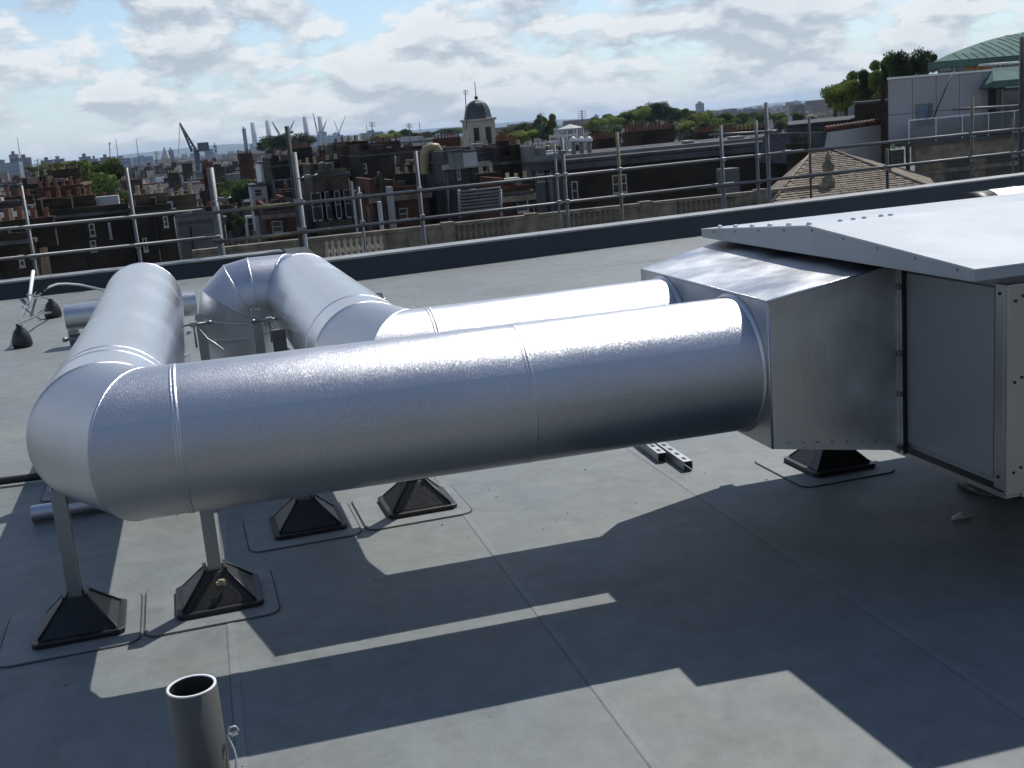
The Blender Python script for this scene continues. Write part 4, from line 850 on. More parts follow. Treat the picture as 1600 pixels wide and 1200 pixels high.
# chimney stacks
def stack(px, py0, py1, D, n, m_, label, wpx=None, pot=None):
    p = at(px, py1, y=D); q = at(px, py0, y=D); w_ = (wpx*D/1790*1.05) if wpx else .35+.42*n
    t = thing('chimney_stack', label, 'chimney', (p.x, D, p.z-1.5), group='chimney stacks over the roofs'); chimney(t, 0, 0, 0, q.z-p.z+1.5, n, m_, pot, w_, .7); return t
random.seed(5)
stack(1014, 205, 232, 78, 14, bk_brown, 'wide brick chimney stack with a long row of red pots', 78, terracotta)
stack(1250, 226, 272, 52, 4, bk_dark, 'tall dark brick chimney stack by the tan hipped roof', 34, mat('sooty_pot', (.05, .04, .035), .8))
stack(100, 292, 330, 74, 6, bk_red, 'brick chimney stack with red pots on the big dark block', 60)
stack(385, 240, 262, 150, 5, bk_red, 'chimney stack behind the white gable house', 20)
stack(788, 222, 262, 66, 4, bk_dark, 'sooty chimney stack on the dark house', 16); stack(806, 226, 262, 67, 3, bk_dark, 'slimmer sooty chimney stack beside the gazebo rail', 10)
stack(700, 216, 240, 130, 8, bk_red, 'long red chimney stack left of the domed tower', 40); stack(640, 232, 252, 100, 4, bk_brown, 'chimney stack behind the wide brown block', 14)
stack(610, 232, 250, 100, 6, bk_brown, 'chimney stack right of the beige plant box', 26, buffpot); stack(945, 218, 244, 84, 7, bk_brown, 'brick stack left of the wide brick stack', 30)
stack(472, 232, 268, 98, 6, bk_dark, 'chimney stack on the very dark block', 34); stack(505, 252, 280, 90, 3, bk_brown, 'chimney stack on the slate topped house', 12)
stack(1160, 204, 224, 95, 10, bk_red, 'far row of red pots behind the long wall building', 70); stack(1100, 208, 226, 100, 8, bk_brown, 'far stack behind the long wall roof edge', 30)
stack(330, 262, 300, 96, 4, bk_red, 'red chimney stack left of the thick grey pole', 16); stack(228, 305, 345, 72, 3, bk_red, 'tall orange red chimney stack right of the big tree', 11)
stack(60, 300, 330, 90, 5, bk_brown, 'chimney stack at left behind the big dark block', 22)
# small rooftop clutter: vents, tanks, rooflights
rs = random.Random(9)
vent_m = mat('vent_grey', (.30, .31, .31), .6, var=.3)
cl = [(712, 246, 60), (730, 242, 62), (745, 240, 70), (772, 240, 72), (820, 246, 66), (858, 246, 66), (655, 252, 88), (620, 248, 86), (598, 250, 85), (930, 248, 66), (955, 246, 66), (1075, 232, 64), (1105, 229, 64), (1150, 225, 64), (1185, 222, 64), (1210, 218, 66), (540, 250, 90), (690, 250, 76), (760, 244, 68), (880, 252, 64)]
words = ['low square', 'tall narrow', 'wide flat', 'small boxy', 'stubby']
for i, (px, py, D) in enumerate(cl):
    p = at(px, py, y=D); w_ = rs.uniform(.3, .95); h_ = rs.uniform(.15, .55); near_ = 'left of the gazebo' if px < 870 else ('on the long wall building' if px > 884 else 'below the gazebo')
    t = thing('roof_vent', '%s vent housing %s, %s in the row from the left' % (words[i % 5], near_, ORD[i]), 'roof vent', (p.x, D, p.z-.6), group='vent housings on the roofs')
    MB().box((p.x, D, p.z-.6+(h_+.6)/2), (w_, .9, h_+.6)).build('housing', rs.choice([vent_m, grey_r, lead, pale_blk]), t); MB().box((p.x, D, p.z+h_+.05), (w_+.15, 1.05, .08)).build('cap', rs.choice([lead, pale_blk]), t)
# small stuff standing on the roofs: flues, soil pipes, hatches, tanks (too small to pick apart)
rs = random.Random(55)
for nm, lbl, m_, n_ in (('pale_roof_clutter', 'many small pale flues, hatches and pipes standing on the roofs', pale_blk, 520), ('dark_roof_clutter', 'many small dark stacks, pipes and parapets on the roofs', bk_dark, 900), ('brick_roof_clutter', 'many small red brick upstands and pots on the roofs', bk_red, 420)):
    b = MB()
    for i in range(n_):
        D = rs.uniform(62, 330); px = rs.uniform(-20, 1240); hor = 262-.082*px; dn = rs.uniform(6.0, 9.5) if px < 480 else rs.uniform(2.6, 6.5)
        if px > 480 and D > 200: continue
        p = at(px, hor, y=D); z1 = EYE-dn+rs.uniform(0, 1.0); w_ = rs.choice([.12, .2, .35, .6, 1.0, 1.8])*min(1, (D/270)**1.5); d_ = rs.uniform(.3, 1.2)
        b.box((p.x, D, z1-2.5), (w_, d_, 5.0), rs.uniform(-.2, .2))
        if w_ > .5 and rs.random() < .5: b.box((p.x, D, z1+.05), (w_+.2, d_+.2, .1))
    tag(b.build(nm, m_), lbl, 'roof clutter', kind='stuff')
# television aerials
rs = random.Random(31)
for i, (px, py0, py1, D) in enumerate([(618, 243, 292, 74), (640, 192, 225, 110), (846, 176, 205, 95), (910, 172, 215, 74), (582, 190, 228, 110), (245, 236, 262, 160), (352, 240, 275, 120), (700, 268, 340, 60), (728, 140, 190, 119), (172, 222, 256, 240), (660, 212, 244, 90), (990, 188, 208, 80), (1290, 180, 200, 90), (1200, 180, 215, 70), (510, 222, 262, 90), (300, 275, 300, 110), (60, 248, 300, 90), (1060, 190, 215, 90)]):
    p = at(px, py1, y=D); q = at(px-1, py0, y=D); t = thing('aerial', 'thin roof aerial, %s from the left over the roofs' % ORD[[60, 172, 245, 300, 352, 510, 582, 618, 640, 660, 700, 728, 846, 910, 990, 1060, 1200, 1290].index(px)], 'aerial', p, group='aerials over the roofs')
    MB().tube(p-Vector((0, 0, .8)), q, .022+.00025*D, 5).build('mast', scaff_m, t)
    for k in range(4): MB().tube(q+Vector((-.3, 0, -.1-.12*k)), q+Vector((.3, 0, -.1-.12*k)), .012+.0001*D, 4).build('aerial_arm', scaff_m, t)
# ------------------------------------------------------------------ right-hand buildings
# tan hipped roof
D0 = 40
t = thing('hipped_roof_building', 'building with a tan tiled hipped roof right of the finial', 'building', at(1330, 320, y=46))
e0 = at(1196, 330, y=40); e1 = at(1470, 312, y=40); r0_ = at(1268, 239, y=47); r1_ = at(1302, 236, y=47)
tile_tan = mat('tan_roof_tiles', (.215, .18, .14), .9, spec=.2, var=.4, scale=2.5, bump=.3, bscale=14)
b = MB(); b.hull([e0, e1, (e1.x*1.2, 49, e0.z), (e0.x*1.225, 49, e0.z)], [(r0_.x, 47, r0_.z), (r1_.x, 47, r0_.z), (r1_.x+.3, 47.6, r0_.z), (r0_.x+.3, 47.6, r0_.z)]); b.v[1] = (e1.x, 40, e0.z); b.build('roof_slope', tile_tan, t)
b = MB(); nC = 26
rs = random.Random(8)
for k in range(nC):
    f0 = k/nC; f1 = (k+1)/nC; L0 = Vector(e0).lerp(Vector((r0_.x, 47, r0_.z)), f0); R0 = Vector((e1.x, 40, e0.z)).lerp(Vector((r1_.x, 47, r0_.z)), f0); L1 = Vector(e0).lerp(Vector((r0_.x, 47, r0_.z)), f1); R1 = Vector((e1.x, 40, e0.z)).lerp(Vector((r1_.x, 47, r0_.z)), f1)
    n_ = Vector((0, -.75, .66)); w_ = (R0.x-L0.x); nt_ = max(3, int(w_/.36))
    for j in range(nt_):
        g0 = (j+.04+.5*(k % 2))/nt_; g1 = (j+.96+.5*(k % 2))/nt_
        if g1 > 1: continue
        o1 = n_*(.035+rs.uniform(0, .025)); o2 = n_*.006
        q = [L0.lerp(R0, g0)+o1, L0.lerp(R0, g1)+o1, L1.lerp(R1, g1)+o2, L1.lerp(R1, g0)+o2]; q2 = [L0.lerp(R0, g0), L0.lerp(R0, g1)]
        b.add(q+q2, [(0, 1, 2, 3), (4, 5, 1, 0)])
b.build('roof_tiles', tile_tan, t)['kind'] = 'stuff'
wedge(e0.x+.4, e1.x-.4, 40.4, 48.8, ZG, e0.z-.01).build('wall', stone, t)
for (p_, q_) in ((Vector((e1.x, 40, e0.z)), Vector((r1_.x, 47, r0_.z))), (Vector(e0), Vector((r0_.x, 47, r0_.z))), (Vector((r0_.x, 47, r0_.z)), Vector((r1_.x, 47, r0_.z)))): MB().tube(p_+Vector((0, 0, .05)), q_+Vector((0, 0, .05)), .055, 7).build('hip_ridge', tile_tan, t)
# white flank wall with red ridge tiles
D = 52
A_ = at(1291, 207, y=D); B_ = at(1381, 194, y=D); C_ = at(1381, 262, y=D); D_ = at(1268, 256, y=D)
t = thing('white_flank_wall', 'white rendered flank wall topped with red ridge tiles', 'building', (A_.x, D, C_.z))
b = MB(); b.hull([(p.x, D, p.z) for p in (D_, C_, B_, A_)], [(p.x*1.04, D*1.04, p.z) for p in (D_, C_, B_, A_)]); b.build('wall', pale_blk, t)
n = 17
for k in range(n):
    a = Vector((A_.x, D, A_.z)).lerp(Vector((B_.x, D, B_.z)), (k+.05)/n); c = Vector((A_.x, D, A_.z)).lerp(Vector((B_.x, D, B_.z)), (k+.9)/n); MB().tube(a+Vector((0, .1, .12)), c+Vector((0, .1, .17)), .17, 8).build('ridge_tile', tileroof, t)
b = MB(); b.hull([(A_.x-.8, D-.1, D_.z), (A_.x-.35, D-.1, D_.z), (A_.x, D-.1, A_.z+.05), (A_.x-.25, D-.1, A_.z+.05)], [(A_.x-.8, D+6, D_.z), (A_.x-.35, D+6, D_.z), (A_.x, D+6, A_.z+.05), (A_.x-.25, D+6, A_.z+.05)]); b.build('dark_verge', slate, t)
# brown buildings behind it
block('far_brown_block', 'low brown block with railings behind the white flank wall', 'building', 1232, 1388, 199, 70, bk_brown, 14, coping=lead)
block('far_brown_block', 'dark brick end wall in front of the right hand trees', 'building', 1335, 1390, 164, 66, bk_brown, 8)
# grey clad building
D = 50
g0 = at(1388, 126, y=D); g1 = at(1572, 106, y=D); zt = at(1480, 117, y=D).z; zb_ = at(1480, 216, y=D).z; xr = at(1700, 100, y=D).x
t = thing('clad_building', 'grey panel clad penthouse above a stone storey at right', 'building', (g0.x, D, ZG))
wedge(g0.x, g1.x, D+.06, D+4, zb_, zt).build('upper_wall', mat('joint_dark', (.12, .12, .125), .8), t)
nx = 5; zz = [zb_, at(1480, 172, y=D).z, zt]
wx0 = at(1431, 180, y=D).x; wx1 = at(1457, 180, y=D).x; wz0 = at(1444, 197, y=D).z; wz1 = at(1444, 162, y=D).z
for i in range(nx):
    for j in range(2):
        x0 = g0.x+(g1.x-g0.x)*i/nx+.015; x1 = g0.x+(g1.x-g0.x)*(i+1)/nx-.015; MB().b2((x0, D+.01, zz[j]+.015), (x1, D+.058, zz[j+1]-.015)).build('cladding_panel', panel_r, t)
wedge(g0.x-.1, g1.x+.1, D-.05, D+4.1, zt+.001, zt+.1).build('roof_edge', white_p, t)
b = MB(); b.b2((wx0, D-.03, wz0), (wx0+.08, D+.008, wz1)); b.b2((wx1-.22, D-.03, wz0), (wx1, D+.008, wz1)); b.b2((wx0+.08, D-.03, wz1-.08), (wx1-.22, D+.008, wz1)); b.b2((wx0+.08, D-.03, wz0), (wx1-.22, D+.008, wz0+.08)); f = b.build('window', grey_r, t)
MB().b2((wx0+.06, D-.012, wz0+.06), (wx1-.20, D+.006, wz1-.06)).build('pane', glassb, f)
wedge(g0.x-.25, g0.x-.003, D+.3, D+3.4, zb_-4, zt-.05).build('side_return', bk_brown, t)
# stone storey below, with cornice and dark windows
wedge(g0.x+.6, xr, D-1.2, D+4, ZG, zb_-.15).build('stone_wall', stone, t)
MB().b2((g0.x+.4, D-1.55, zb_-.9), (xr, D-1.203, zb_-.15)).build('cornice', stone, t); MB().b2((g0.x+.3, D-1.7, zb_-.149), (xr, D-.05, zb_-.0)).build('terrace_deck', lead, t)
MB().b2((g0.x+.5, D-1.4, zb_-1.55), (xr, D-1.203, zb_-1.35)).build('string_course', stone, t)
for (p0_, p1_, py0, py1) in ((1478, 1522, 240, 300), (1542, 1590, 238, 300), (1392, 1412, 234, 260)):
    x0 = at(p0_, 260, y=D-1.2).x; x1 = at(p1_, 260, y=D-1.2).x; z1_ = at((p0_+p1_)/2, py0, y=D-1.2).z; z0_ = at((p0_+p1_)/2, py1, y=D-1.2).z
    windowset(t, (x0+x1)/2-g0.x, z0_-ZG, x1-x0, z1_-z0_, -1.204, mat('dark_frame', (.05, .05, .05), .6), bars=2, sill=False)
# glass balustrade
gx0 = at(1420, 190, y=D-1.5).x
glass_c = mat('balustrade_glass', (.50, .56, .56), .05, var=.05, trans=.9, spec=.25)
k = gx0; i = 0
while k < xr-1.4:
    MB().b2((k+.02, D-1.52, zb_+.05), (k+1.42, D-1.50, zb_+1.0)).build('glass_panel', glass_c, t); MB().b2((k-.02, D-1.53, zb_), (k+.018, D-1.49, zb_+1.04)).build('balustrade_post', white_st, t); k += 1.45
MB().b2((gx0, D-1.54, zb_+1.041), (xr, D-1.48, zb_+1.09)).build('handrail', white_st, t)
# bay with copper canopy at the edge
cx0 = at(1557, 130, y=D-.6).x
MB().b2((cx0, D-.6, zb_), (xr, D+.05, at(1580, 137, y=D-.6).z)).build('bay', mat('dark_bay', (.03, .033, .038), .4), t)
MB().b2((cx0+.3, D-.62, zb_+.4), (cx0+1.6, D-.603, at(1580, 142, y=D-.6).z)).build('bay_glass', glassd, t)
for q_ in (.25, 1.62): MB().b2((cx0+q_, D-.66, zb_), (cx0+q_+.09, D-.60, at(1580, 138, y=D-.6).z)).build('bay_frame', mat('tan_frame', (.22, .18, .13), .7), t)
z_ = at(1575, 134, y=D-.9).z; MB().hull([(cx0-.55, D-1.1, z_), (xr, D-1.1, z_), (xr, D+.1, z_), (cx0-.55, D+.1, z_)], [(cx0-.55, D-1.1, z_+.28), (xr, D-1.1, z_+.28), (xr, D+.1, z_+.9), (cx0+.3, D+.1, z_+.9)]).build('canopy', copper, t)
MB().b2((cx0-.6, D-1.16, z_-.05), (xr, D-1.102, z_+.26)).build('canopy_edge', copper_d, t)
# green copper roof building behind
D = 56
c0 = at(1452, 92, y=D); xr2 = at(1720, 70, y=D).x; ze = at(1452, 96, y=D).z
t = thing('copper_roof_building', 'top storey with standing seam green copper roof at upper right', 'building', (c0.x, D, ZG))
wedge(c0.x+.5, xr2, D, D+6, ZG, ze-.02).build('wall', pale_blk, t)
MB().b2((c0.x-.1, D-.5, ze-.42), (xr2, D-.01, ze-.05)).build('eaves', copper_d, t); wedge(c0.x-.1, c0.x+.49, D-.009, D+6, ze-.42, ze-.05).build('eaves', copper_d, t)
za = at(1600, 49, y=D+5).z
xa2 = at(1600, 49, y=D+5).x+1.5
prof = []
b = MB(); nS = 8; vs = []; rows = []
for j in range(nS+1):
    f_ = j/nS; rise = sin(f_*pi/2)**.9; y_ = D-.55+5.6*f_; xL_ = c0.x-.15+(xa2-c0.x)*f_; vs += [(xL_, y_, ze-.05+(za-ze)*rise), (xr2, y_, ze-.05+(za-ze)*rise)]
b.add(vs, [(2*j, 2*j+1, 2*j+3, 2*j+2) for j in range(nS)])
vs2 = []
for j in range(nS+1):
    f_ = j/nS; rise = sin(f_*pi/2)**.9; xL_ = c0.x-.15+(xa2-c0.x)*f_; yy_ = D-.55+5.6*f_; vs2 += [(xL_, yy_, ze-.05+(za-ze)*rise), (xL_*(D+8)/yy_+.8*(1-f_), D+8, ze-.05+(za-ze)*rise)]
b.add(vs2, [(2*j, 2*j+2, 2*j+3, 2*j+1) for j in range(nS)]); b.build('copper_roof', copper, t)
k = c0.x+.5
while k < xr2-.3:
    pts = []
    for j in range(nS+1):
        f_ = j/nS; rise = sin(f_*pi/2)**.9
        if c0.x-.15+(xa2-c0.x)*f_ > k: break
        pts.append((k, D-.55+5.6*f_, ze-.02+(za-ze)*rise))
    if len(pts) > 1: MB().path(pts, .018, 5).build('standing_seam', copper, t)
    k += .55
for (p0_, p1_, py0, py1) in ((1466, 1488, 98, 113), (1494, 1524, 95, 112), (1532, 1560, 92, 110), (1566, 1594, 88, 106)):
    x0 = at(p0_, 100, y=D).x; x1 = at(p1_, 100, y=D).x; z1_ = at((p0_+p1_)/2, py0, y=D).z; z0_ = at((p0_+p1_)/2, py1, y=D).z
    windowset(t, (x0+x1)/2-c0.x, z0_-ZG, x1-x0, z1_-z0_, -.004, copper_d, bars=0, sill=False, gm=glassb if p0_ < 1490 else glassd)
MB().b2((at(1508, 100, y=D).x, D-.02, at(1510, 113, y=D).z), (at(1545, 100, y=D).x, D-.008, at(1540, 100, y=D).z)).build('orange_blind', mat('orange_blind', (.42, .22, .07), .8), t)
tag(MB().tube(at(1487, 116, y=49.7), at(1456, 190, y=49.7), .03, 6).build('stay_cable', black), 'thin dark cable slanting across the grey panels', 'cable')

# ------------------------------------------------------------------ trees
def leafmesh(name, m_, seed, n, squash=.8, lobes=16, leaf=.27):
    rr = random.Random(seed); vs = []; fs = []
    cl = []
    for k in range(lobes):
        a = rr.uniform(0, 2*pi); r = rr.uniform(.2, .74); z = rr.uniform(-.55, .70)*squash; cl.append((r*cos(a), r*sin(a), z, rr.uniform(.14, .36)))
    cl.append((0, 0, .05, .42))
    for i in range(n):
        c = rr.choice(cl); d = Vector((rr.gauss(0, 1), rr.gauss(0, 1), rr.gauss(0, 1))).normalized(); r = c[3]*(rr.uniform(.55, 1.08) if rr.random() < .85 else rr.uniform(.9, 1.3))
        p = Vector((c[0], c[1], c[2]))+Vector((d.x, d.y, d.z*.8))*r; s_ = leaf*rr.uniform(.05, .13)*2
        u = (d+Vector((rr.uniform(-.9, .9), rr.uniform(-.9, .9), rr.uniform(-.9, .9)))).orthogonal().normalized(); v = u.cross(d+Vector((rr.uniform(-.5, .5), 0, rr.uniform(-.5, .5)))).normalized()
        o = len(vs); vs += [p-u*s_, p+v*s_*.6, p+u*s_, p-v*s_*.6]; fs.append((o, o+1, o+2, o+3))
    me = bpy.data.meshes.new(name); me.from_pydata([tuple(v) for v in vs], [], fs); me.materials.append(m_); me.update(); return me
LM = [leafmesh('crown', leafA, 1, 9000), leafmesh('crown', leafB, 2, 9000, .9), leafmesh('crown', leafC, 3, 9000, .75), leafmesh('crown', leafA, 4, 9000, 1.0, 22), leafmesh('crown', leafB, 5, 9000, .7, 20)]
def tree(px, pyc, D, wpx, hpx, kind, label, name='tree'):
    p = at(px, pyc, y=D); s_ = D*1.03/1790; rx = wpx/2*s_; rz = hpx/2*s_; t = thing(name, label, 'tree', (p.x, D, ZG), group='trees among the roofs')
    o = bpy.data.objects.new('crown', LM[kind]); col.objects.link(o); o.parent = t; o.location = (0, 0, p.z-ZG); o.scale = (rx*1.4, rx*1.25, rz*1.45); o.rotation_euler.z = px*.37
    b = MB(); r = max(.18, rx*.06); zc_ = p.z-ZG; b.path([(0, 0, 0), (r*.3, 0, zc_*.5), (-r*.3, 0, zc_*.8), (0, 0, zc_+rz*.4)], r, 7); b.build('trunk', bark, t, world=False)
    for k in range(3):
        a = k*2.1+px; MB().tube((0, 0, zc_-rz*.5), (cos(a)*rx*.55, sin(a)*rx*.55, zc_+rz*.3), r*.45, 6, r*.15).build('limb', bark, t, world=False)
    return t
TR = [(152, 292, 118, 74, 76, 0, 'broad green tree standing among the houses at left'), (130, 262, 300, 60, 18, 0, 'small round tree above the left roofs'), (72, 270, 260, 52, 26, 0, 'low wide tree behind the big dark block at left'),
 (100, 262, 330, 46, 16, 2, 'pale green tree near the left tower blocks'), (372, 302, 108, 66, 44, 1, 'dark tree left of the narrow white house end'), (352, 352, 78, 60, 40, 1, 'dark bushy tree behind the rails by the thick pole'), (330, 345, 84, 44, 24, 2, 'bright shrub like tree below the pale slate roof'),
 (452, 224, 300, 66, 30, 1, 'dark dense tree behind the tall dark pole'), (425, 228, 320, 34, 22, 1, 'dark tree just left of the tall dark pole'), (596, 216, 380, 42, 14, 2, 'bright tree over the centre roofs'), (625, 213, 380, 34, 20, 0, 'pointed tree over the centre roofs'), (655, 212, 420, 40, 12, 1, 'dark tree left of the domed tower'),
 (700, 206, 420, 50, 12, 1, 'far dark tree close to the domed tower'), (800, 210, 200, 34, 24, 0, 'small tree right of the domed tower'), (832, 206, 190, 40, 34, 1, 'rounded tree behind the gazebo rail'), (855, 200, 190, 34, 42, 0, 'taller tree just left of the gazebo'),
 (935, 196, 220, 40, 26, 2, 'bright tree right of the gazebo'), (965, 190, 230, 52, 26, 0, 'spreading tree over the wide brick stack'), (1000, 184, 240, 46, 34, 2, 'leafy tree above the wide brick stack'), (1030, 178, 240, 44, 42, 1, 'tallest tree of the middle group'), (1062, 184, 250, 46, 32, 0, 'tree beside the lone distant tower block'),
 (1088, 190, 210, 44, 34, 2, 'sunlit tree below the lone distant tower block'), (1118, 192, 230, 50, 30, 0, 'tree behind the left pole of the right group'), (1150, 192, 240, 52, 30, 2, 'broad tree between the right group poles'), (1186, 188, 230, 46, 30, 1, 'dark tree behind the tallest right pole'), (1235, 190, 200, 44, 28, 0, 'tree right of the tallest pole'), (1218, 184, 260, 36, 18, 1, 'small far tree right of the tallest pole'),
 (950, 206, 200, 44, 22, 1, 'low dark tree left of the wide brick stack'), (1068, 202, 190, 44, 26, 2, 'low bright tree right of the wide brick stack'), (1098, 204, 185, 46, 26, 0, 'low tree behind the long wall, first right of the stack'), (1135, 203, 190, 50, 24, 1, 'low dark tree between the left and middle poles of the right group'), (1170, 202, 180, 40, 22, 2, 'low bright tree behind the middle pole of the right group'), (1212, 200, 170, 44, 24, 0, 'low tree right of the tallest right pole'), (1250, 204, 160, 36, 18, 1, 'low dark tree behind the dark brick chimney'), (815, 214, 170, 44, 20, 2, 'low bright tree left of the gazebo'), (1276, 192, 150, 34, 22, 2, 'small sunlit tree by the white flank wall'),
 (1322, 150, 95, 58, 52, 2, 'sunlit tree at the left of the big right hand trees'), (1352, 138, 92, 60, 60, 0, 'broad tree in the middle of the right hand trees'), (1386, 124, 88, 56, 66, 0, 'big rounded tree above the dark end wall'), (1418, 108, 84, 60, 70, 1, 'tallest dark tree left of the copper roof'), (1448, 100, 86, 34, 48, 1, 'dark tree touching the copper roof'), (1372, 160, 90, 60, 40, 1, 'dark tree low behind the end wall'), (1305, 160, 98, 34, 30, 0, 'small bushy tree at the left foot of the right hand trees')]
for a in TR: tree(*a)
# wooded mass in the middle distance
rs = random.Random(77)
b = MB(); vs = []; fs = []
for i in range(26000):
    y = 420+rs.random()**1.6*9000; x = rs.uniform(-.30, .80)*y; h_ = 8+7*sin(x*.011+y*.004)*sin(x*.0031)+rs.uniform(-5, 5)
    if h_ < 4: continue
    s_ = 2.2+y*.0013; p = Vector((x, y, ZG+h_*rs.uniform(.6, 1.15))); u = Vector((rs.gauss(0, 1), rs.gauss(0, 1), rs.gauss(0, 1))).normalized(); v = u.orthogonal().normalized(); o = len(vs); vs += [p-u*s_, p+v*s_*.7, p+u*s_, p-v*s_*.7]; fs.append((o, o+1, o+2, o+3))
b.add(vs, fs); tag(b.build('distant_trees', leafB), 'mass of far tree crowns between the distant roofs', 'trees', kind='stuff')
# far roofs that read as one mass
b = MB()
for i in range(9000):
    y = 720+rs.random()**1.5*4800; x = rs.uniform(-.32, .80)*y; w_ = rs.uniform(6, 22); d_ = rs.uniform(8, 14); h_ = rs.uniform(9, 17)+(rs.random() < .05)*rs.uniform(3, 12); z = rs.uniform(-.2, .2)
    b.box((x, y, ZG+h_/2), (w_, d_, h_), z)
tag(b.build('distant_roofs', mat('distant_roof_mix', (.20, .15, .12), .85, var=.6, scale=.03, c2=(.07, .06, .06))), 'mass of far rooftops running out to the horizon', 'rooftops', kind='stuff')
b = MB()
for i in range(3400):
    y = 720+rs.random()**1.5*4800; x = rs.uniform(-.32, .80)*y; w_ = rs.uniform(3, 9); h_ = rs.uniform(12, 17.5); b.box((x, y, ZG+h_-1), (w_, rs.uniform(1, 5), 2.2), rs.uniform(-.2, .2))
tag(b.build('distant_pale_roofs', mat('distant_pale', (.42, .41, .39), .85, var=.3, scale=.03)), 'scatter of pale far rooftops and gables', 'rooftops', kind='stuff')

# ------------------------------------------------------------------ skyline landmarks
def tower(px0, px1, py0, py1, D, m_, label, name='tower_block', band=None, grid=(5, 5)):
    a = at(px0, py1, y=D); c = at(px1, py1, y=D); z1 = at((px0+px1)/2, py0, y=D).z; t = thing(name, label, 'tower block', (a.x, D, ZG), group='distant blocks on the skyline')
    MB().b2((a.x, D, ZG), (c.x, D+(c.x-a.x)*.8, z1)).build('wall', m_, t)
    nz = max(2, int((z1-a.z)/4)); zlow = a.z
    for k in range(nz): z = zlow+(z1-zlow)*(k+.35)/nz; MB().b2((a.x+.03*(c.x-a.x), D-.25, z), (c.x-.03*(c.x-a.x), D-.02, z+(z1-zlow)/nz*.45)).build('window_band', glassb, t)
    MB().b2((a.x+(c.x-a.x)*.3, D+1, z1+.01), (a.x+(c.x-a.x)*.6, D+6, z1+2.5)).build('roof_plant', m_, t); return t
tower(-24, 33, 255, 276, 900, dist_blue, 'wide blue grey slab at the left edge of the skyline'); tower(17, 31, 241, 262, 1000, dist_brown, 'brown stair tower beside the blue grey slab'); tower(31, 51, 246, 270, 980, dist_brown, 'brown tower block at far left of the skyline')
tower(65, 84, 250, 262, 1100, dist_brown, 'low dark block, left of a pair on the skyline'); tower(83, 102, 248, 262, 1150, dist_blue, 'low dark block, right of a pair on the skyline'); tower(125, 143, 244.5, 258, 1000, dist_teal, 'teal block left of centre on the left skyline'); tower(143, 154, 248, 258, 1000, dist_blue, 'small block attached to the teal block')
tower(158, 175, 245.5, 258, 1100, dist_brown, 'brown slab right of the teal block'); tower(176, 206, 247.5, 258, 1200, dist_blue, 'long low blue slab right of the brown slab'); tower(207, 240, 245, 254, 2200, dist_blue, 'long pale blue slab far off on the left skyline')
tower(265, 273, 234, 250, 1300, dist_brown, 'short dark tower right of the spire'); tower(382, 388, 200.5, 232, 1500, dist_teal, 'slim teal tower left of the four tall chimneys'); tower(1091, 1101, 161, 182, 1500, dist_blue, 'lone grey tower block above the middle trees')
tower(566, 600, 206.5, 216, 1400, dist_blue, 'long low office block right of the glass cluster'); tower(335, 340, 226, 240, 1400, pale_blk, 'thin pale tower right of the crane'); tower(320, 334, 233, 242, 1500, dist_blue, 'low pale block right of the crane'); tower(610, 622, 207, 214, 1700, dist_blue, 'tiny block far right of the glass cluster')
tower(930, 936, 180, 190, 2400, dist_blue, 'tiny far tower above the tree line right of the gazebo'); tower(1012, 1046, 176, 186, 900, dist_brown, 'dark stepped block behind the middle trees'); tower(1240, 1252, 158, 166, 3000, dist_blue, 'far pale cluster near the right horizon')
for i, (a, c, y0, y1) in enumerate([(486, 500, 213, 226), (500, 512, 210, 226), (512, 522, 212, 224), (521, 533, 208, 222), (533, 541, 212, 222), (540, 552, 212.5, 220)]): tower(a, c, y0, y1, 2600, dist_blue, '%s glass block from the left in the hazy cluster by the tall chimneys' % ORD[i])
# four-chimney power station
D = 3000; t = thing('power_station', 'far off power station with four tall pale chimneys', 'power station', (at(450, 230, y=D).x, D, ZG))
a = at(392, 228, y=D); c = at(512, 218, y=D); MB().b2((a.x, D+5, ZG), (c.x, D+60, at(450, 220, y=D).z)).build('hall', dist_brown, t)
for (px, py0, py1) in ((398, 191, 234), (421, 188, 232), (478, 182, 216), (501, 182, 214)):
    p = at(px+2, py1, y=D); q = at(px, py0, y=D); MB().tube((p.x, D, ZG), (p.x, D, q.z), 8.0, 12, 5.6).build('chimney', pale_blk, t)
    MB().b2((p.x-12, D-12, ZG), (p.x+12, D+12, at(px, py1-4, y=D).z)).build('tower_base', dist_brown, t)
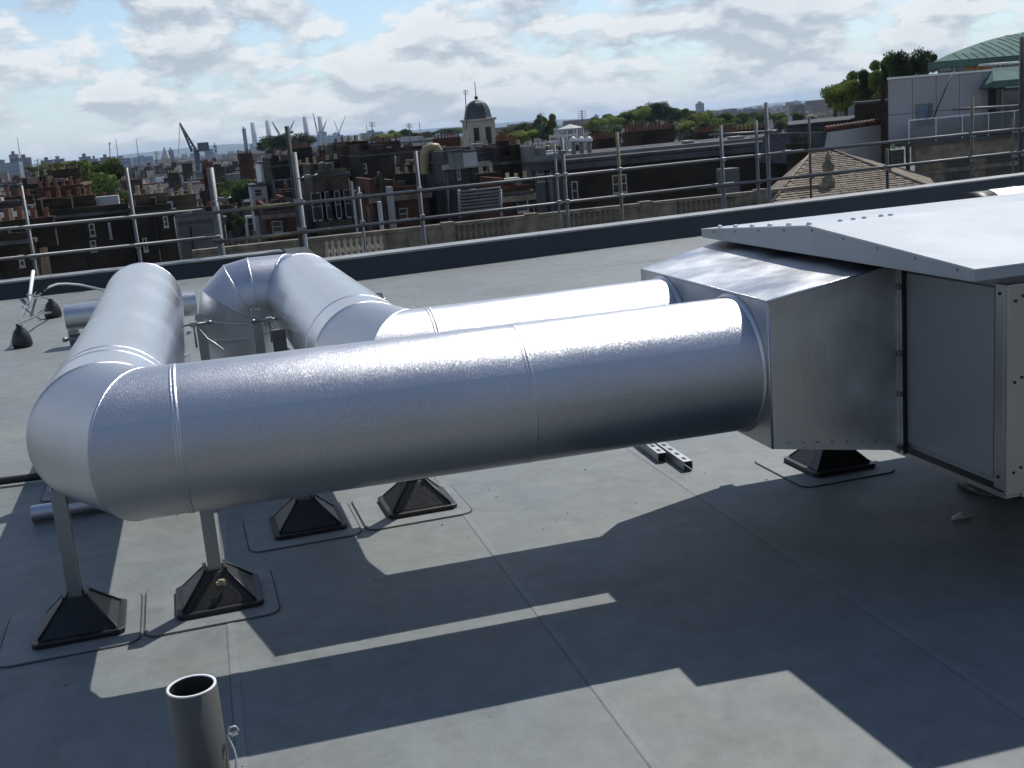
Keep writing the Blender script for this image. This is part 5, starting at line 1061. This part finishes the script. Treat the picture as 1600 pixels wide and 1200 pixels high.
# cranes
def crane(px0, py0, px1, py1, D, w_, label, hook=None, mast_py=None):
    a = at(px0, py0, y=D); c = at(px1, py1, y=D); t = thing('luffing_crane', label, 'crane', (a.x, D, ZG), group='cranes on the skyline')
    MB().tube((a.x, D, ZG), a, w_*1.3, 6).build('mast', crane_m, t); d = (c-a).normalized(); n_ = d.cross(Vector((0, 1, 0))).normalized()
    MB().tube(a, c, w_*.5, 5).build('jib_chord', crane_m, t); MB().tube(a+n_*w_*2, c, w_*.5, 5).build('jib_chord', crane_m, t); L_ = (c-a).length; k = 0; i = 0
    while k < L_*.92:
        f0 = k/L_; f1 = min(1, (k+L_/9)/L_); p = a.lerp(c, f0)+(n_*w_*2*(1-f0) if i % 2 else Vector()); q = a.lerp(c, f1)+(Vector() if i % 2 else n_*w_*2*(1-f1)); MB().tube(p, q, w_*.3, 4).build('jib_brace', crane_m, t); k += L_/9; i += 1
    MB().b2((a.x+w_, D-w_*2, a.z-w_), (a.x+w_*6, D+w_*2, a.z+w_*3)).build('counterweight', crane_m, t)
    if hook: q = at(*hook, y=D); MB().tube(c, q, w_*.22, 4).build('hoist_rope', white_st, t)
crane(306, 234, 281, 192, 420, .75, 'dark luffing crane with raised jib left of centre', hook=(279, 240))
crane(440, 213, 425, 190, 900, .7, 'small crane in front of the four tall chimneys'); crane(452, 208, 460, 188, 1400, .8, 'small crane behind the tall dark pole', None)
crane(497, 208, 489, 176, 2400, 1.3, 'thin crane between the right hand pair of tall chimneys'); crane(504, 209, 510, 188, 2400, 1.3, 'thin crane right of the fourth tall chimney'); crane(528, 213, 540, 181, 2500, .9, 'faint far crane above the glass cluster'); crane(531, 213, 522, 188, 2500, .8, 'faint far crane leaning left above the glass cluster')
for i, (px, py0, py1) in enumerate([(27, 214, 242), (181, 217, 250), (213, 217, 250), (572, 194, 212), (655, 190, 208)]):
    p = at(px+2, py1, y=1000); q = at(px, py0, y=1000); tag(MB().tube((p.x, 1000, ZG), q, .55, 5, .25).build('lattice_mast', crane_m), 'thin mast on the skyline, %s from the left' % ORD[i], 'mast', 'thin masts on the skyline')
D = 700; p = at(259, 247, y=D); q = at(257.5, 228, y=D); t = thing('church_spire', 'pale stone church spire on the left skyline', 'church', (p.x, D, ZG)); MB().b2((p.x-2.2, D-2.2, ZG), (p.x+2.2, D+2.2, p.z)).build('church_tower', cream, t); MB().lathe([(2.5, 0), (0, q.z-p.z)], 8, (p.x, D, p.z+.01), smooth=False).build('spire', pale_blk, t)

# ------------------------------------------------------------------ haze
HAZE = 9e-5
if HAZE:
    M = bpy.data.materials.new('haze'); M.use_nodes = True; n = M.node_tree.nodes; n.clear(); o_ = n.new('ShaderNodeOutputMaterial'); v = n.new('ShaderNodeVolumePrincipled')
    v.inputs['Color'].default_value = (.58, .76, 1, 1); v.inputs['Density'].default_value = HAZE; v.inputs['Anisotropy'].default_value = .2; M.node_tree.links.new(v.outputs[0], o_.inputs['Volume'])
    hz = MB().b2((-12500, -3000, ZG-1.2), (12500, 12500, 75)).build('haze', M); hz['kind'] = 'stuff'
